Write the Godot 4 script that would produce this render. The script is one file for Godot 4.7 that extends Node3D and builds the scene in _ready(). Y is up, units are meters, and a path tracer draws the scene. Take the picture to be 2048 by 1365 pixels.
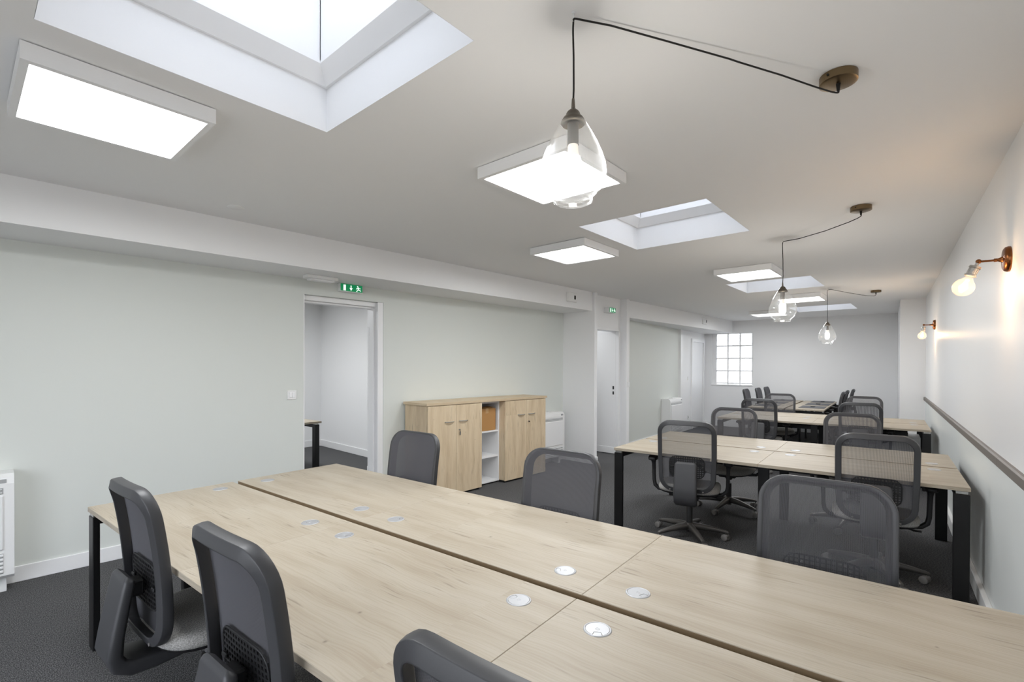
extends Node3D
# A long white open-plan office with bench desks, mesh chairs, skylights, ceiling panels and glass pendants.
# Units are metres, y up; the right-hand wall runs along z, the left-hand wall is skewed by 5.5 degrees.

const CEIL := 2.624
const WALL_RIGHT := 0.489
const BACK := -12.9
const NEAR_END := 1.9
var M := {}
var taken := {}
var LT: Transform3D          # frame of the skewed left wall: x = distance from the wall, -z = distance along it


# ------------------------------------------------------------------ mesh building
class Shape:
	var V := PackedVector3Array()
	var N := PackedVector3Array()
	var U := PackedVector2Array()

	func tri(a, b, c, na, nb, nc, ua = Vector2.ZERO, ub = Vector2.ZERO, uc = Vector2.ZERO):
		var g: Vector3 = (b - a).cross(c - a)
		if g.dot(na + nb + nc) > 0.0:      # front faces run clockwise
			V.append_array([a, c, b]); N.append_array([na, nc, nb]); U.append_array([ua, uc, ub])
		else:
			V.append_array([a, b, c]); N.append_array([na, nb, nc]); U.append_array([ua, ub, uc])

	func poly(pts: Array, out: Vector3):
		var n := Vector3.ZERO
		for i in range(1, pts.size() - 1):
			n += (pts[i] - pts[0]).cross(pts[i + 1] - pts[0])
		n = n.normalized()
		if n.dot(out) < 0.0:
			n = -n
		for i in range(1, pts.size() - 1):
			tri(pts[0], pts[i], pts[i + 1], n, n, n)

	func box(c: Vector3, s: Vector3, b := 0.0, xf := Transform3D()):
		var h := s / 2.0
		b = minf(b, minf(h.x, minf(h.y, h.z)) * 0.95)
		var p := func(x, y, z): return xf * (c + Vector3(x, y, z))
		var o := func(v: Vector3): return xf.basis * v
		for k in [-1.0, 1.0]:
			poly([p.call(k * h.x, -h.y + b, -h.z + b), p.call(k * h.x, h.y - b, -h.z + b), p.call(k * h.x, h.y - b, h.z - b), p.call(k * h.x, -h.y + b, h.z - b)], o.call(Vector3(k, 0, 0)))
			poly([p.call(-h.x + b, k * h.y, -h.z + b), p.call(h.x - b, k * h.y, -h.z + b), p.call(h.x - b, k * h.y, h.z - b), p.call(-h.x + b, k * h.y, h.z - b)], o.call(Vector3(0, k, 0)))
			poly([p.call(-h.x + b, -h.y + b, k * h.z), p.call(h.x - b, -h.y + b, k * h.z), p.call(h.x - b, h.y - b, k * h.z), p.call(-h.x + b, h.y - b, k * h.z)], o.call(Vector3(0, 0, k)))
		if b <= 0.0:
			return
		for i in [-1.0, 1.0]:
			for j in [-1.0, 1.0]:
				poly([p.call(i * h.x, j * (h.y - b), -h.z + b), p.call(i * h.x, j * (h.y - b), h.z - b), p.call(i * (h.x - b), j * h.y, h.z - b), p.call(i * (h.x - b), j * h.y, -h.z + b)], o.call(Vector3(i, j, 0)))
				poly([p.call(i * h.x, -h.y + b, j * (h.z - b)), p.call(i * h.x, h.y - b, j * (h.z - b)), p.call(i * (h.x - b), h.y - b, j * h.z), p.call(i * (h.x - b), -h.y + b, j * h.z)], o.call(Vector3(i, 0, j)))
				poly([p.call(-h.x + b, i * h.y, j * (h.z - b)), p.call(h.x - b, i * h.y, j * (h.z - b)), p.call(h.x - b, i * (h.y - b), j * h.z), p.call(-h.x + b, i * (h.y - b), j * h.z)], o.call(Vector3(0, i, j)))
				for k in [-1.0, 1.0]:
					poly([p.call(i * h.x, j * (h.y - b), k * (h.z - b)), p.call(i * (h.x - b), j * h.y, k * (h.z - b)), p.call(i * (h.x - b), j * (h.y - b), k * h.z)], o.call(Vector3(i, j, k)))

	func span(a: Vector3, b: Vector3, bev := 0.0):      # a box between two corners
		box((a + b) / 2.0, (b - a).abs(), bev)

	# profile of (radius, height); the outside lies to the right of its direction when it climbs
	func lathe(prof: Array, seg := 24, xf := Transform3D()):
		var m := prof.size() - 1
		var sn := []
		for i in m:
			var t: Vector2 = prof[i + 1] - prof[i]
			sn.append(Vector2(t.y, -t.x).normalized())
		for i in m:
			var n0: Vector2 = sn[i]
			var n1: Vector2 = sn[i]
			if i > 0 and sn[i].dot(sn[i - 1]) > 0.55:
				n0 = (sn[i] + sn[i - 1]).normalized()
			if i < m - 1 and sn[i].dot(sn[i + 1]) > 0.55:
				n1 = (sn[i] + sn[i + 1]).normalized()
			for k in seg:
				var a := TAU * k / seg
				var b := TAU * (k + 1) / seg
				var q := []
				var w := []
				for e in [[prof[i], n0, a], [prof[i], n0, b], [prof[i + 1], n1, b], [prof[i + 1], n1, a]]:
					q.append(xf * Vector3(e[0].x * cos(e[2]), e[0].y, e[0].x * sin(e[2])))
					w.append((xf.basis * Vector3(e[1].x * cos(e[2]), e[1].y, e[1].x * sin(e[2]))).normalized())
				if prof[i].x > 1e-5:
					tri(q[0], q[1], q[2], w[0], w[1], w[2])
				if prof[i + 1].x > 1e-5:
					tri(q[0], q[2], q[3], w[0], w[2], w[3])

	# rings of points joined into a smooth skin
	func loft(rings: Array, ring_closed := true, loop := false, caps := true):
		var m := rings.size()
		var n: int = rings[0].size()
		var nor := []
		var lean := 0.0
		for i in m:
			var mid := Vector3.ZERO
			for v in rings[i]:
				mid += v
			mid /= n
			var row := []
			for j in n:
				var i0: int = (i - 1 + m) % m if loop else maxi(i - 1, 0)
				var i1: int = (i + 1) % m if loop else mini(i + 1, m - 1)
				var j0: int = (j - 1 + n) % n if ring_closed else maxi(j - 1, 0)
				var j1: int = (j + 1) % n if ring_closed else mini(j + 1, n - 1)
				var g: Vector3 = (rings[i1][j] - rings[i0][j]).cross(rings[i][j1] - rings[i][j0]).normalized()
				row.append(g)
				lean += g.dot((rings[i][j] - mid).normalized())
			nor.append(row)
		var sg := 1.0 if lean >= 0.0 else -1.0
		for i in (m if loop else m - 1):
			var i1 := (i + 1) % m
			for j in (n if ring_closed else n - 1):
				var j1 := (j + 1) % n
				var a = rings[i][j]; var b = rings[i][j1]; var c = rings[i1][j1]; var d = rings[i1][j]
				var na = nor[i][j] * sg; var nb = nor[i][j1] * sg; var nc = nor[i1][j1] * sg; var nd = nor[i1][j] * sg
				var ua := Vector2(float(j) / n, float(i) / m); var ub := Vector2(float(j + 1) / n, float(i) / m)
				var uc := Vector2(float(j + 1) / n, float(i + 1) / m); var ud := Vector2(float(j) / n, float(i + 1) / m)
				tri(a, b, c, na, nb, nc, ua, ub, uc)
				tri(a, c, d, na, nc, nd, ua, uc, ud)
		if caps and not loop and ring_closed:
			poly(rings[0], rings[0][0] - rings[1][0])
			poly(rings[m - 1], rings[m - 1][0] - rings[m - 2][0])

	func tube(path: Array, r: float, seg := 8):
		var rings := []
		var side := Vector3.ZERO
		for i in path.size():
			var t: Vector3 = (path[mini(i + 1, path.size() - 1)] - path[maxi(i - 1, 0)]).normalized()
			if side == Vector3.ZERO:
				side = t.cross(Vector3(0.31, 0.2, 0.93)).normalized()
			side = (side - t * side.dot(t)).normalized()
			var up := side.cross(t)
			var ring := []
			for k in seg:
				ring.append(path[i] + side * cos(TAU * k / seg) * r + up * sin(TAU * k / seg) * r)
			rings.append(ring)
		loft(rings)

	func prism(pts: PackedVector2Array, y0: float, y1: float, xf := Transform3D()):
		var ids := Geometry2D.triangulate_polygon(pts)
		for y in [y0, y1]:
			var n: Vector3 = (xf.basis * Vector3(0, 1 if y == maxf(y0, y1) else -1, 0)).normalized()
			for i in range(0, ids.size(), 3):
				var a: Vector2 = pts[ids[i]]; var b: Vector2 = pts[ids[i + 1]]; var c: Vector2 = pts[ids[i + 2]]
				tri(xf * Vector3(a.x, y, a.y), xf * Vector3(b.x, y, b.y), xf * Vector3(c.x, y, c.y), n, n, n)
		var turn := 0.0
		for i in pts.size():
			turn += pts[i].cross(pts[(i + 1) % pts.size()])
		for i in pts.size():
			var a: Vector2 = pts[i]; var b: Vector2 = pts[(i + 1) % pts.size()]
			var e := (b - a) * signf(turn)
			poly([xf * Vector3(a.x, y0, a.y), xf * Vector3(b.x, y0, b.y), xf * Vector3(b.x, y1, b.y), xf * Vector3(a.x, y1, a.y)], xf.basis * Vector3(e.y, 0, -e.x))

	func mesh(m: Material) -> ArrayMesh:
		var arr := []
		arr.resize(Mesh.ARRAY_MAX)
		arr[Mesh.ARRAY_VERTEX] = V; arr[Mesh.ARRAY_NORMAL] = N; arr[Mesh.ARRAY_TEX_UV] = U
		var am := ArrayMesh.new()
		am.add_surface_from_arrays(Mesh.PRIMITIVE_TRIANGLES, arr)
		am.surface_set_material(0, m)
		return am


func put(called: String, s: Shape, m: Material, parent: Node = self, xf := Transform3D()) -> MeshInstance3D:
	return put_mesh(called, s.mesh(m), parent, xf)


func put_mesh(called: String, am: Mesh, parent: Node = self, xf := Transform3D()) -> MeshInstance3D:
	var o := MeshInstance3D.new()
	o.mesh = am
	o.name = numbered(called) if parent == self else called
	o.transform = xf
	parent.add_child(o, true)
	return o


func numbered(called: String) -> String:
	taken[called] = taken.get(called, -1) + 1
	return called if taken[called] == 0 else "%s_%03d" % [called, taken[called]]


func thing(called: String, label: String, category: String, xf := Transform3D(), group := "") -> Node3D:
	var o := Node3D.new()
	o.name = numbered(called)
	o.transform = xf
	add_child(o)
	tag(o, label, category, group)
	return o


func tag(o: Node, label: String, category: String, group := "", kind := ""):
	o.set_meta("label", label)
	o.set_meta("category", category)
	if group:
		o.set_meta("group", group)
	if kind:
		o.set_meta("kind", kind)


func structure(called: String, s: Shape, m: Material, label: String, category: String, xf := Transform3D()) -> MeshInstance3D:
	var o := put(called, s, m, self, xf)
	tag(o, label, category, "", "structure")
	return o


func at(p: Vector3, turn := 0.0) -> Transform3D:
	return Transform3D(Basis(Vector3.UP, turn), p)


func left_at(s: float, d: float, y: float) -> Transform3D:
	return Transform3D(LT.basis, LT * Vector3(d, y, -s))


# ------------------------------------------------------------------ materials
func plain(called: String, c: Color, rough := 0.6, metal := 0.0) -> StandardMaterial3D:
	var m := StandardMaterial3D.new()
	m.resource_name = called
	m.albedo_color = c
	m.roughness = rough
	m.metallic = metal
	M[called] = m
	return m


func glow(called: String, c: Color, e: float) -> StandardMaterial3D:
	var m := plain(called, c, 0.6)
	m.emission_enabled = true
	m.emission = c
	m.emission_energy_multiplier = e
	return m


func speckle(size: int, freq: float, sd: int, lo: Color, hi: Color, octaves := 3, stretch := Vector2.ONE, gain := 1.6) -> ImageTexture:
	var n := FastNoiseLite.new()
	n.seed = sd
	n.noise_type = FastNoiseLite.TYPE_SIMPLEX
	n.fractal_octaves = octaves
	n.frequency = freq
	var im := Image.create(size, size, false, Image.FORMAT_RGB8)
	var R := size / TAU
	for y in size:
		for x in size:
			# two blended looks make the edges meet
			var bx := smoothstep(0.75, 1.0, float(x) / size)
			var v := lerpf(n.get_noise_2d(x * stretch.x, y * stretch.y), n.get_noise_2d((x - size) * stretch.x, y * stretch.y), bx)
			im.set_pixel(x, y, lo.lerp(hi, clampf(0.5 + 0.5 * v * gain, 0.0, 1.0)))
	return ImageTexture.create_from_image(im)


func wood_image(sd: int, base: Color, dark: Color, pale: Color) -> Image:
	var w := 1024
	var h := 768
	var broad := FastNoiseLite.new(); broad.seed = sd; broad.frequency = 1.0; broad.fractal_octaves = 3
	var fine := FastNoiseLite.new(); fine.seed = sd + 1; fine.frequency = 1.0; fine.fractal_octaves = 2
	var crack := FastNoiseLite.new(); crack.seed = sd + 2; crack.frequency = 1.0; crack.fractal_octaves = 2
	var rng := RandomNumberGenerator.new(); rng.seed = sd
	var knots := []
	for i in 9:
		knots.append([Vector2(rng.randf(), rng.randf()), rng.randf_range(0.004, 0.009)])
	var im := Image.create(w, h, false, Image.FORMAT_RGB8)
	for y in h:
		var v := float(y) / h
		for x in w:
			var u := float(x) / w
			var bend := 0.012 * broad.get_noise_2d(u * 3.0 + 7.0, v * 3.0)
			for k in knots:
				var d := Vector2((u - k[0].x) * 0.9, v - k[0].y)
				bend += 0.004 * exp(-d.length_squared() / (k[1] * k[1] * 16.0)) * signf(d.y)
			var vv := v + bend
			var c := base
			var b := broad.get_noise_2d(u * 1.6, vv * 13.0)
			c = c.lerp(pale if b > 0.0 else dark, clampf(absf(b) * 0.75, 0.0, 0.5))
			var f := fine.get_noise_2d(u * 5.0, vv * 210.0)
			c = c.lerp(dark, clampf(f * 0.5, 0.0, 0.25))
			c = c.lerp(pale, clampf(-f * 0.4, 0.0, 0.2))
			var q := crack.get_noise_2d(u * 5.5 + 40.0, vv * 120.0)
			var mask := clampf(broad.get_noise_2d(u * 4.0 + 90.0, vv * 6.0) * 2.2, 0.0, 1.0)
			c = c.lerp(dark.darkened(0.22), clampf((q - 0.36) * 2.2, 0.0, 0.6) * mask)
			for k in knots:
				var d := Vector2((u - k[0].x) * 1.3, (v - k[0].y) * 1.2)
				c = c.lerp(dark.darkened(0.35), 0.6 * exp(-d.length_squared() / (k[1] * k[1] * 0.25)))
			im.set_pixel(x, y, c)
	return im


func wood(called: String, im: Image, offset: Vector3, scale := 0.62, rough := 0.5) -> StandardMaterial3D:
	var m := plain(called, Color.WHITE, rough)
	m.albedo_texture = ImageTexture.create_from_image(im)
	m.uv1_triplanar = true
	m.uv1_triplanar_sharpness = 8.0
	m.uv1_scale = Vector3.ONE * scale
	m.uv1_offset = offset
	return m


func make_materials():
	plain("white_paint", Color(0.955, 0.957, 0.96), 0.62)
	plain("ceiling_paint", Color(0.955, 0.955, 0.955), 0.8)
	plain("satin_paint", Color(0.95, 0.952, 0.955), 0.36)
	plain("sage_paint", Color(0.868, 0.883, 0.865), 0.6)
	plain("sage_satin", Color(0.89, 0.905, 0.90), 0.42)
	plain("white_lacquer", Color(0.955, 0.957, 0.96), 0.4)
	plain("white_plastic", Color(0.945, 0.947, 0.945), 0.38)
	plain("grey_plastic", Color(0.68, 0.685, 0.69), 0.4)
	plain("dark_slot", Color(0.07, 0.07, 0.075), 0.6)
	plain("rail_grey", Color(0.45, 0.425, 0.405), 0.5)
	plain("black_metal", Color(0.085, 0.083, 0.085), 0.38, 0.2)
	plain("chair_plastic", Color(0.24, 0.241, 0.25), 0.45)
	plain("chair_dark", Color(0.12, 0.12, 0.125), 0.5)
	plain("base_grey", Color(0.37, 0.36, 0.35), 0.4, 0.3)
	plain("castor_grey", Color(0.5, 0.49, 0.48), 0.45)
	plain("chrome", Color(0.86, 0.86, 0.87), 0.18, 1.0)
	plain("brushed_steel", Color(0.72, 0.715, 0.7), 0.32, 1.0)
	plain("grommet_silver", Color(0.72, 0.725, 0.735), 0.42, 0.45)
	plain("old_brass", Color(0.5, 0.43, 0.33), 0.33, 1.0)
	plain("pewter", Color(0.42, 0.395, 0.36), 0.38, 1.0)
	plain("copper", Color(0.52, 0.33, 0.2), 0.28, 1.0)
	plain("cord_black", Color(0.075, 0.06, 0.05), 0.7)
	plain("cardboard", Color(0.73, 0.55, 0.34), 0.85)
	plain("tape", Color(0.78, 0.63, 0.45), 0.4)
	plain("porcelain", Color(0.92, 0.9, 0.87), 0.3)
	plain("mat_grey", Color(0.33, 0.335, 0.35), 0.6)
	var sign_green := plain("sign_green", Color(0.0, 0.47, 0.28), 0.4)
	sign_green.emission_enabled = true
	sign_green.emission = Color(0.0, 0.47, 0.28)
	sign_green.emission_energy_multiplier = 0.28
	glow("sign_white", Color(0.93, 1.0, 0.96), 0.35)
	glow("panel_glow", Color(1.0, 0.995, 0.985), 1.6)
	glow("bulb_glow", Color(1.0, 0.985, 0.96), 3.5)
	glow("filament_glow", Color(1.0, 0.9, 0.74), 6.0)
	# glass
	for g in [["clear_glass", 0.008, Color(0.7, 0.72, 0.72)], ["bulb_glass", 0.025, Color(1.0, 0.97, 0.92)], ["skylight_glass", 0.66, Color(0.95, 0.97, 1.0)], ["window_glass", 0.05, Color(0.95, 0.97, 1.0)], ["block_glass", 0.3, Color(0.97, 0.98, 0.98)]]:
		var m := plain(g[0], Color(g[2], g[1]), 0.06)
		m.transparency = BaseMaterial3D.TRANSPARENCY_ALPHA
	M.block_glass.roughness = 0.2
	M.block_glass.heightmap_enabled = true
	M.block_glass.heightmap_texture = speckle(128, 0.05, 21, Color.BLACK, Color.WHITE, 2)
	M.block_glass.heightmap_scale = 0.6
	M.block_glass.uv1_triplanar = true
	M.block_glass.uv1_scale = Vector3.ONE * 4.0
	# carpet: dark loop pile with pale flecks
	var carpet := plain("carpet", Color.WHITE, 0.97)
	carpet.albedo_texture = speckle(512, 0.16, 3, Color(0.185, 0.186, 0.192), Color(0.435, 0.433, 0.437), 3, Vector2(0.55, 1.5), 1.9)
	carpet.uv1_triplanar = true
	carpet.uv1_world_triplanar = true
	carpet.uv1_scale = Vector3.ONE * 1.35
	carpet.heightmap_enabled = true
	carpet.heightmap_texture = carpet.albedo_texture
	carpet.heightmap_scale = 0.5
	# seat cloth: heathered grey
	var cloth := plain("seat_cloth", Color.WHITE, 0.95)
	cloth.albedo_texture = speckle(256, 0.22, 9, Color(0.45, 0.445, 0.435), Color(0.76, 0.75, 0.73), 2, Vector2(0.6, 1.4), 1.7)
	cloth.uv1_triplanar = true
	cloth.uv1_scale = Vector3.ONE * 3.2
	cloth.heightmap_enabled = true
	cloth.heightmap_texture = cloth.albedo_texture
	cloth.heightmap_scale = 0.15
	cloth.rim_enabled = true
	cloth.rim = 0.3
	plain("chair_knit", Color(0.375, 0.375, 0.393), 0.85)
	# woods
	var oak := wood_image(11, Color(0.682, 0.642, 0.574), Color(0.60, 0.545, 0.468), Color(0.722, 0.692, 0.637))
	for k in 4:
		wood("desk_oak_%d" % k, oak, Vector3(0.37 * k, 0.13 * k, 0.29 * k))
	var warm := wood_image(31, Color(0.855, 0.775, 0.65), Color(0.745, 0.65, 0.52), Color(0.90, 0.835, 0.73))
	wood("cabinet_oak_flat", warm, Vector3(0.2, 0.4, 0.1), 0.7)
	warm.rotate_90(CLOCKWISE)
	for k in 3:
		wood("cabinet_oak_%d" % k, warm, Vector3(0.31 * k, 0.2 * k, 0.43 * k), 0.7)
	plain("slot_brown", Color(0.56, 0.48, 0.37), 0.6)
	plain("edge_oak", Color(0.80, 0.72, 0.60), 0.5)


# ------------------------------------------------------------------ camera and light
func make_view():
	var cam := Camera3D.new()
	cam.name = "camera"
	var yaw := deg_to_rad(37.723)
	var pitch := deg_to_rad(-0.3322)
	var roll := deg_to_rad(0.208)
	var f := Vector3(-sin(yaw), 0, -cos(yaw))
	var r := Vector3(cos(yaw), 0, -sin(yaw))
	var fw := f * cos(pitch) + Vector3.UP * sin(pitch)
	var u2 := Vector3.UP * cos(pitch) - f * sin(pitch)
	var rt := r * cos(roll) + u2 * sin(roll)
	var up := u2 * cos(roll) - r * sin(roll)
	cam.transform = Transform3D(Basis(rt, up, -fw), Vector3(0, 1.491, 0))
	cam.projection = Camera3D.PROJECTION_FRUSTUM
	cam.near = 0.05
	cam.far = 60.0
	cam.size = 1365.0 / 971.05 * cam.near
	cam.frustum_offset = Vector2(0, (738.29 - 682.5) / 971.05 * cam.near)
	add_child(cam)
	var e := Environment.new()
	e.background_mode = Environment.BG_SKY
	e.tonemap_mode = Environment.TONE_MAPPER_LINEAR
	e.tonemap_exposure = 2.6
	e.sdfgi_enabled = true
	e.ssao_enabled = true
	e.ssil_enabled = true
	var sk := ProceduralSkyMaterial.new()      # an even overcast sky
	sk.sky_top_color = Color(0.875, 0.90, 0.945)
	sk.sky_horizon_color = Color(0.89, 0.905, 0.93)
	sk.ground_horizon_color = Color(0.80, 0.80, 0.80)
	sk.ground_bottom_color = Color(0.5, 0.5, 0.5)
	sk.sky_energy_multiplier = 1.6
	sk.ground_energy_multiplier = 1.6
	e.sky = Sky.new()
	e.sky.sky_material = sk
	var we := WorldEnvironment.new()
	we.name = "world"
	we.environment = e
	add_child(we)


func area_light(parent: Node, p: Vector3, size: Vector2, energy: float, c := Color(0.98, 0.99, 1.0)):
	var l := AreaLight3D.new()
	l.name = "panel_light"
	l.area_size = size
	l.area_normalize_energy = true
	l.light_energy = energy
	l.light_color = c
	l.area_range = 20.0
	l.area_attenuation = 2.0
	l.shadow_enabled = true
	l.transform = Transform3D(Basis(Vector3.RIGHT, -PI / 2.0), p)
	parent.add_child(l, true)


func bulb_light(parent: Node, p: Vector3, energy: float, c: Color, size := 0.03):
	var l := OmniLight3D.new()
	l.name = "bulb_light"
	l.light_energy = energy
	l.light_color = c
	l.light_size = size
	l.omni_range = 20.0
	l.omni_attenuation = 2.0
	l.shadow_enabled = true
	l.position = p
	parent.add_child(l, true)


# ------------------------------------------------------------------ the room
const SKYLIGHTS := [[-1.682, -0.780, 1.017], [-1.450, -3.924, 1.017], [-1.234, -7.550, 1.01], [-0.985, -11.0, 0.985]]
const CEILING_TURN := -0.058

func hole(k: int, size: float, y: float) -> Array:
	var c := Vector3(SKYLIGHTS[k][0], y, SKYLIGHTS[k][1])
	var b := Basis(Vector3.UP, CEILING_TURN)
	var h := size / 2.0
	return [c + b * Vector3(-h, 0, h), c + b * Vector3(h, 0, h), c + b * Vector3(h, 0, -h), c + b * Vector3(-h, 0, -h)]


func ring(s: Shape, a: Array, b: Array, out: Vector3):
	for i in 4:
		var j := (i + 1) % 4
		s.poly([a[i], a[j], b[j], b[i]], out)


func well(s: Shape, a: Array, b: Array, inward: bool):      # upright faces between two squares
	var mid: Vector3 = (a[0] + a[2]) / 2.0
	for i in 4:
		var j := (i + 1) % 4
		var o: Vector3 = (a[i] + a[j]) / 2.0 - mid
		s.poly([a[i], a[j], b[j], b[i]], -o if inward else o)


func make_room():
	var s := Shape.new()
	s.span(Vector3(-9.4, -0.12, NEAR_END + 0.15), Vector3(0.75, 0.0, BACK - 0.15))
	structure("floor", s, M.carpet, "dark charcoal flecked carpet covering the whole office floor", "floor")
	# ceiling: four bands, each with a skylight opening
	s = Shape.new()
	var cuts := [NEAR_END + 0.15, -2.35, -5.75, -9.3, BACK - 0.15]
	for k in 4:
		for y in [CEIL, CEIL + 0.16]:
			var outer := [Vector3(-9.4, y, cuts[k]), Vector3(0.75, y, cuts[k]), Vector3(0.75, y, cuts[k + 1]), Vector3(-9.4, y, cuts[k + 1])]
			ring(s, outer, hole(k, SKYLIGHTS[k][2], y), Vector3.DOWN if y == CEIL else Vector3.UP)
		well(s, hole(k, SKYLIGHTS[k][2], CEIL), hole(k, SKYLIGHTS[k][2], CEIL + 0.16), true)
	structure("ceiling", s, M.ceiling_paint, "flat pale grey-white plaster ceiling pierced by square skylights", "ceiling")
	var where := ["above the end of the long front bench", "above the two-module bench", "above the third bench", "over the bench with dark mats"]
	for k in 4:
		var o := Node3D.new()
		o.name = "window_%d" % (k + 1)
		add_child(o)
		tag(o, "square white skylight well with stepped frame " + where[k], "skylight", "", "structure")
		var size: float = SKYLIGHTS[k][2]
		var y0 := CEIL
		s = Shape.new()                                     # lining
		well(s, hole(k, size - 0.002, y0 - 0.001), hole(k, size - 0.002, y0 + 0.21), true)
		well(s, hole(k, size + 0.09, y0 + 0.16), hole(k, size + 0.09, y0 + 0.62), false)
		put("shaft", s, M.white_paint, o)
		s = Shape.new()                                     # ledge
		ring(s, hole(k, size + 0.02, y0 + 0.206), hole(k, size - 0.03, y0 + 0.206), Vector3.DOWN)
		well(s, hole(k, size - 0.03, y0 + 0.206), hole(k, size - 0.14, y0 + 0.272), true)
		well(s, hole(k, size - 0.14, y0 + 0.272), hole(k, size - 0.14, y0 + 0.285), true)
		put("ledge", s, M.white_lacquer, o)
		for e in 4:                                          # four upstand boards, their corner joints open by a hair
			s = Shape.new()
			var q := hole(k, size - 0.14, y0 + 0.285)
			var q2 := hole(k, size + 0.07, y0 + 0.285)
			var p0: Vector3 = q[e].lerp(q[(e + 1) % 4], 0.003); var p1: Vector3 = q[(e + 1) % 4].lerp(q[e], 0.003)
			var r0: Vector3 = q2[e]; var r1: Vector3 = q2[(e + 1) % 4]
			var lift := Vector3(0, 0.34, 0)
			var mid: Vector3 = (q[0] + q[2]) / 2.0
			var inw := mid - (p0 + p1) / 2.0
			s.poly([p0, p1, p1 + lift, p0 + lift], inw)
			s.poly([r0, r1, r1 + lift, r0 + lift], -inw)
			s.poly([p0, p1, r1, r0], Vector3.DOWN)
			s.poly([p0 + lift, p1 + lift, r1 + lift, r0 + lift], Vector3.UP)
			put("upstand_board", s, M.white_lacquer, o)
		s = Shape.new()
		var g := hole(k, size + 0.06, y0 + 0.63)
		s.poly(g, Vector3.UP)
		put("pane", s, M.skylight_glass, o)
		s = Shape.new()
		ring(s, hole(k, size + 0.1, y0 + 0.626), hole(k, size - 0.16, y0 + 0.626), Vector3.DOWN)
		ring(s, hole(k, size + 0.1, y0 + 0.66), hole(k, size - 0.16, y0 + 0.66), Vector3.UP)
		well(s, hole(k, size - 0.16, y0 + 0.626), hole(k, size - 0.16, y0 + 0.66), true)
		well(s, hole(k, size + 0.1, y0 + 0.626), hole(k, size + 0.1, y0 + 0.66), false)
		put("glazing_frame", s, M.white_lacquer, o)
	make_right_and_ends()
	make_left()


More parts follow.
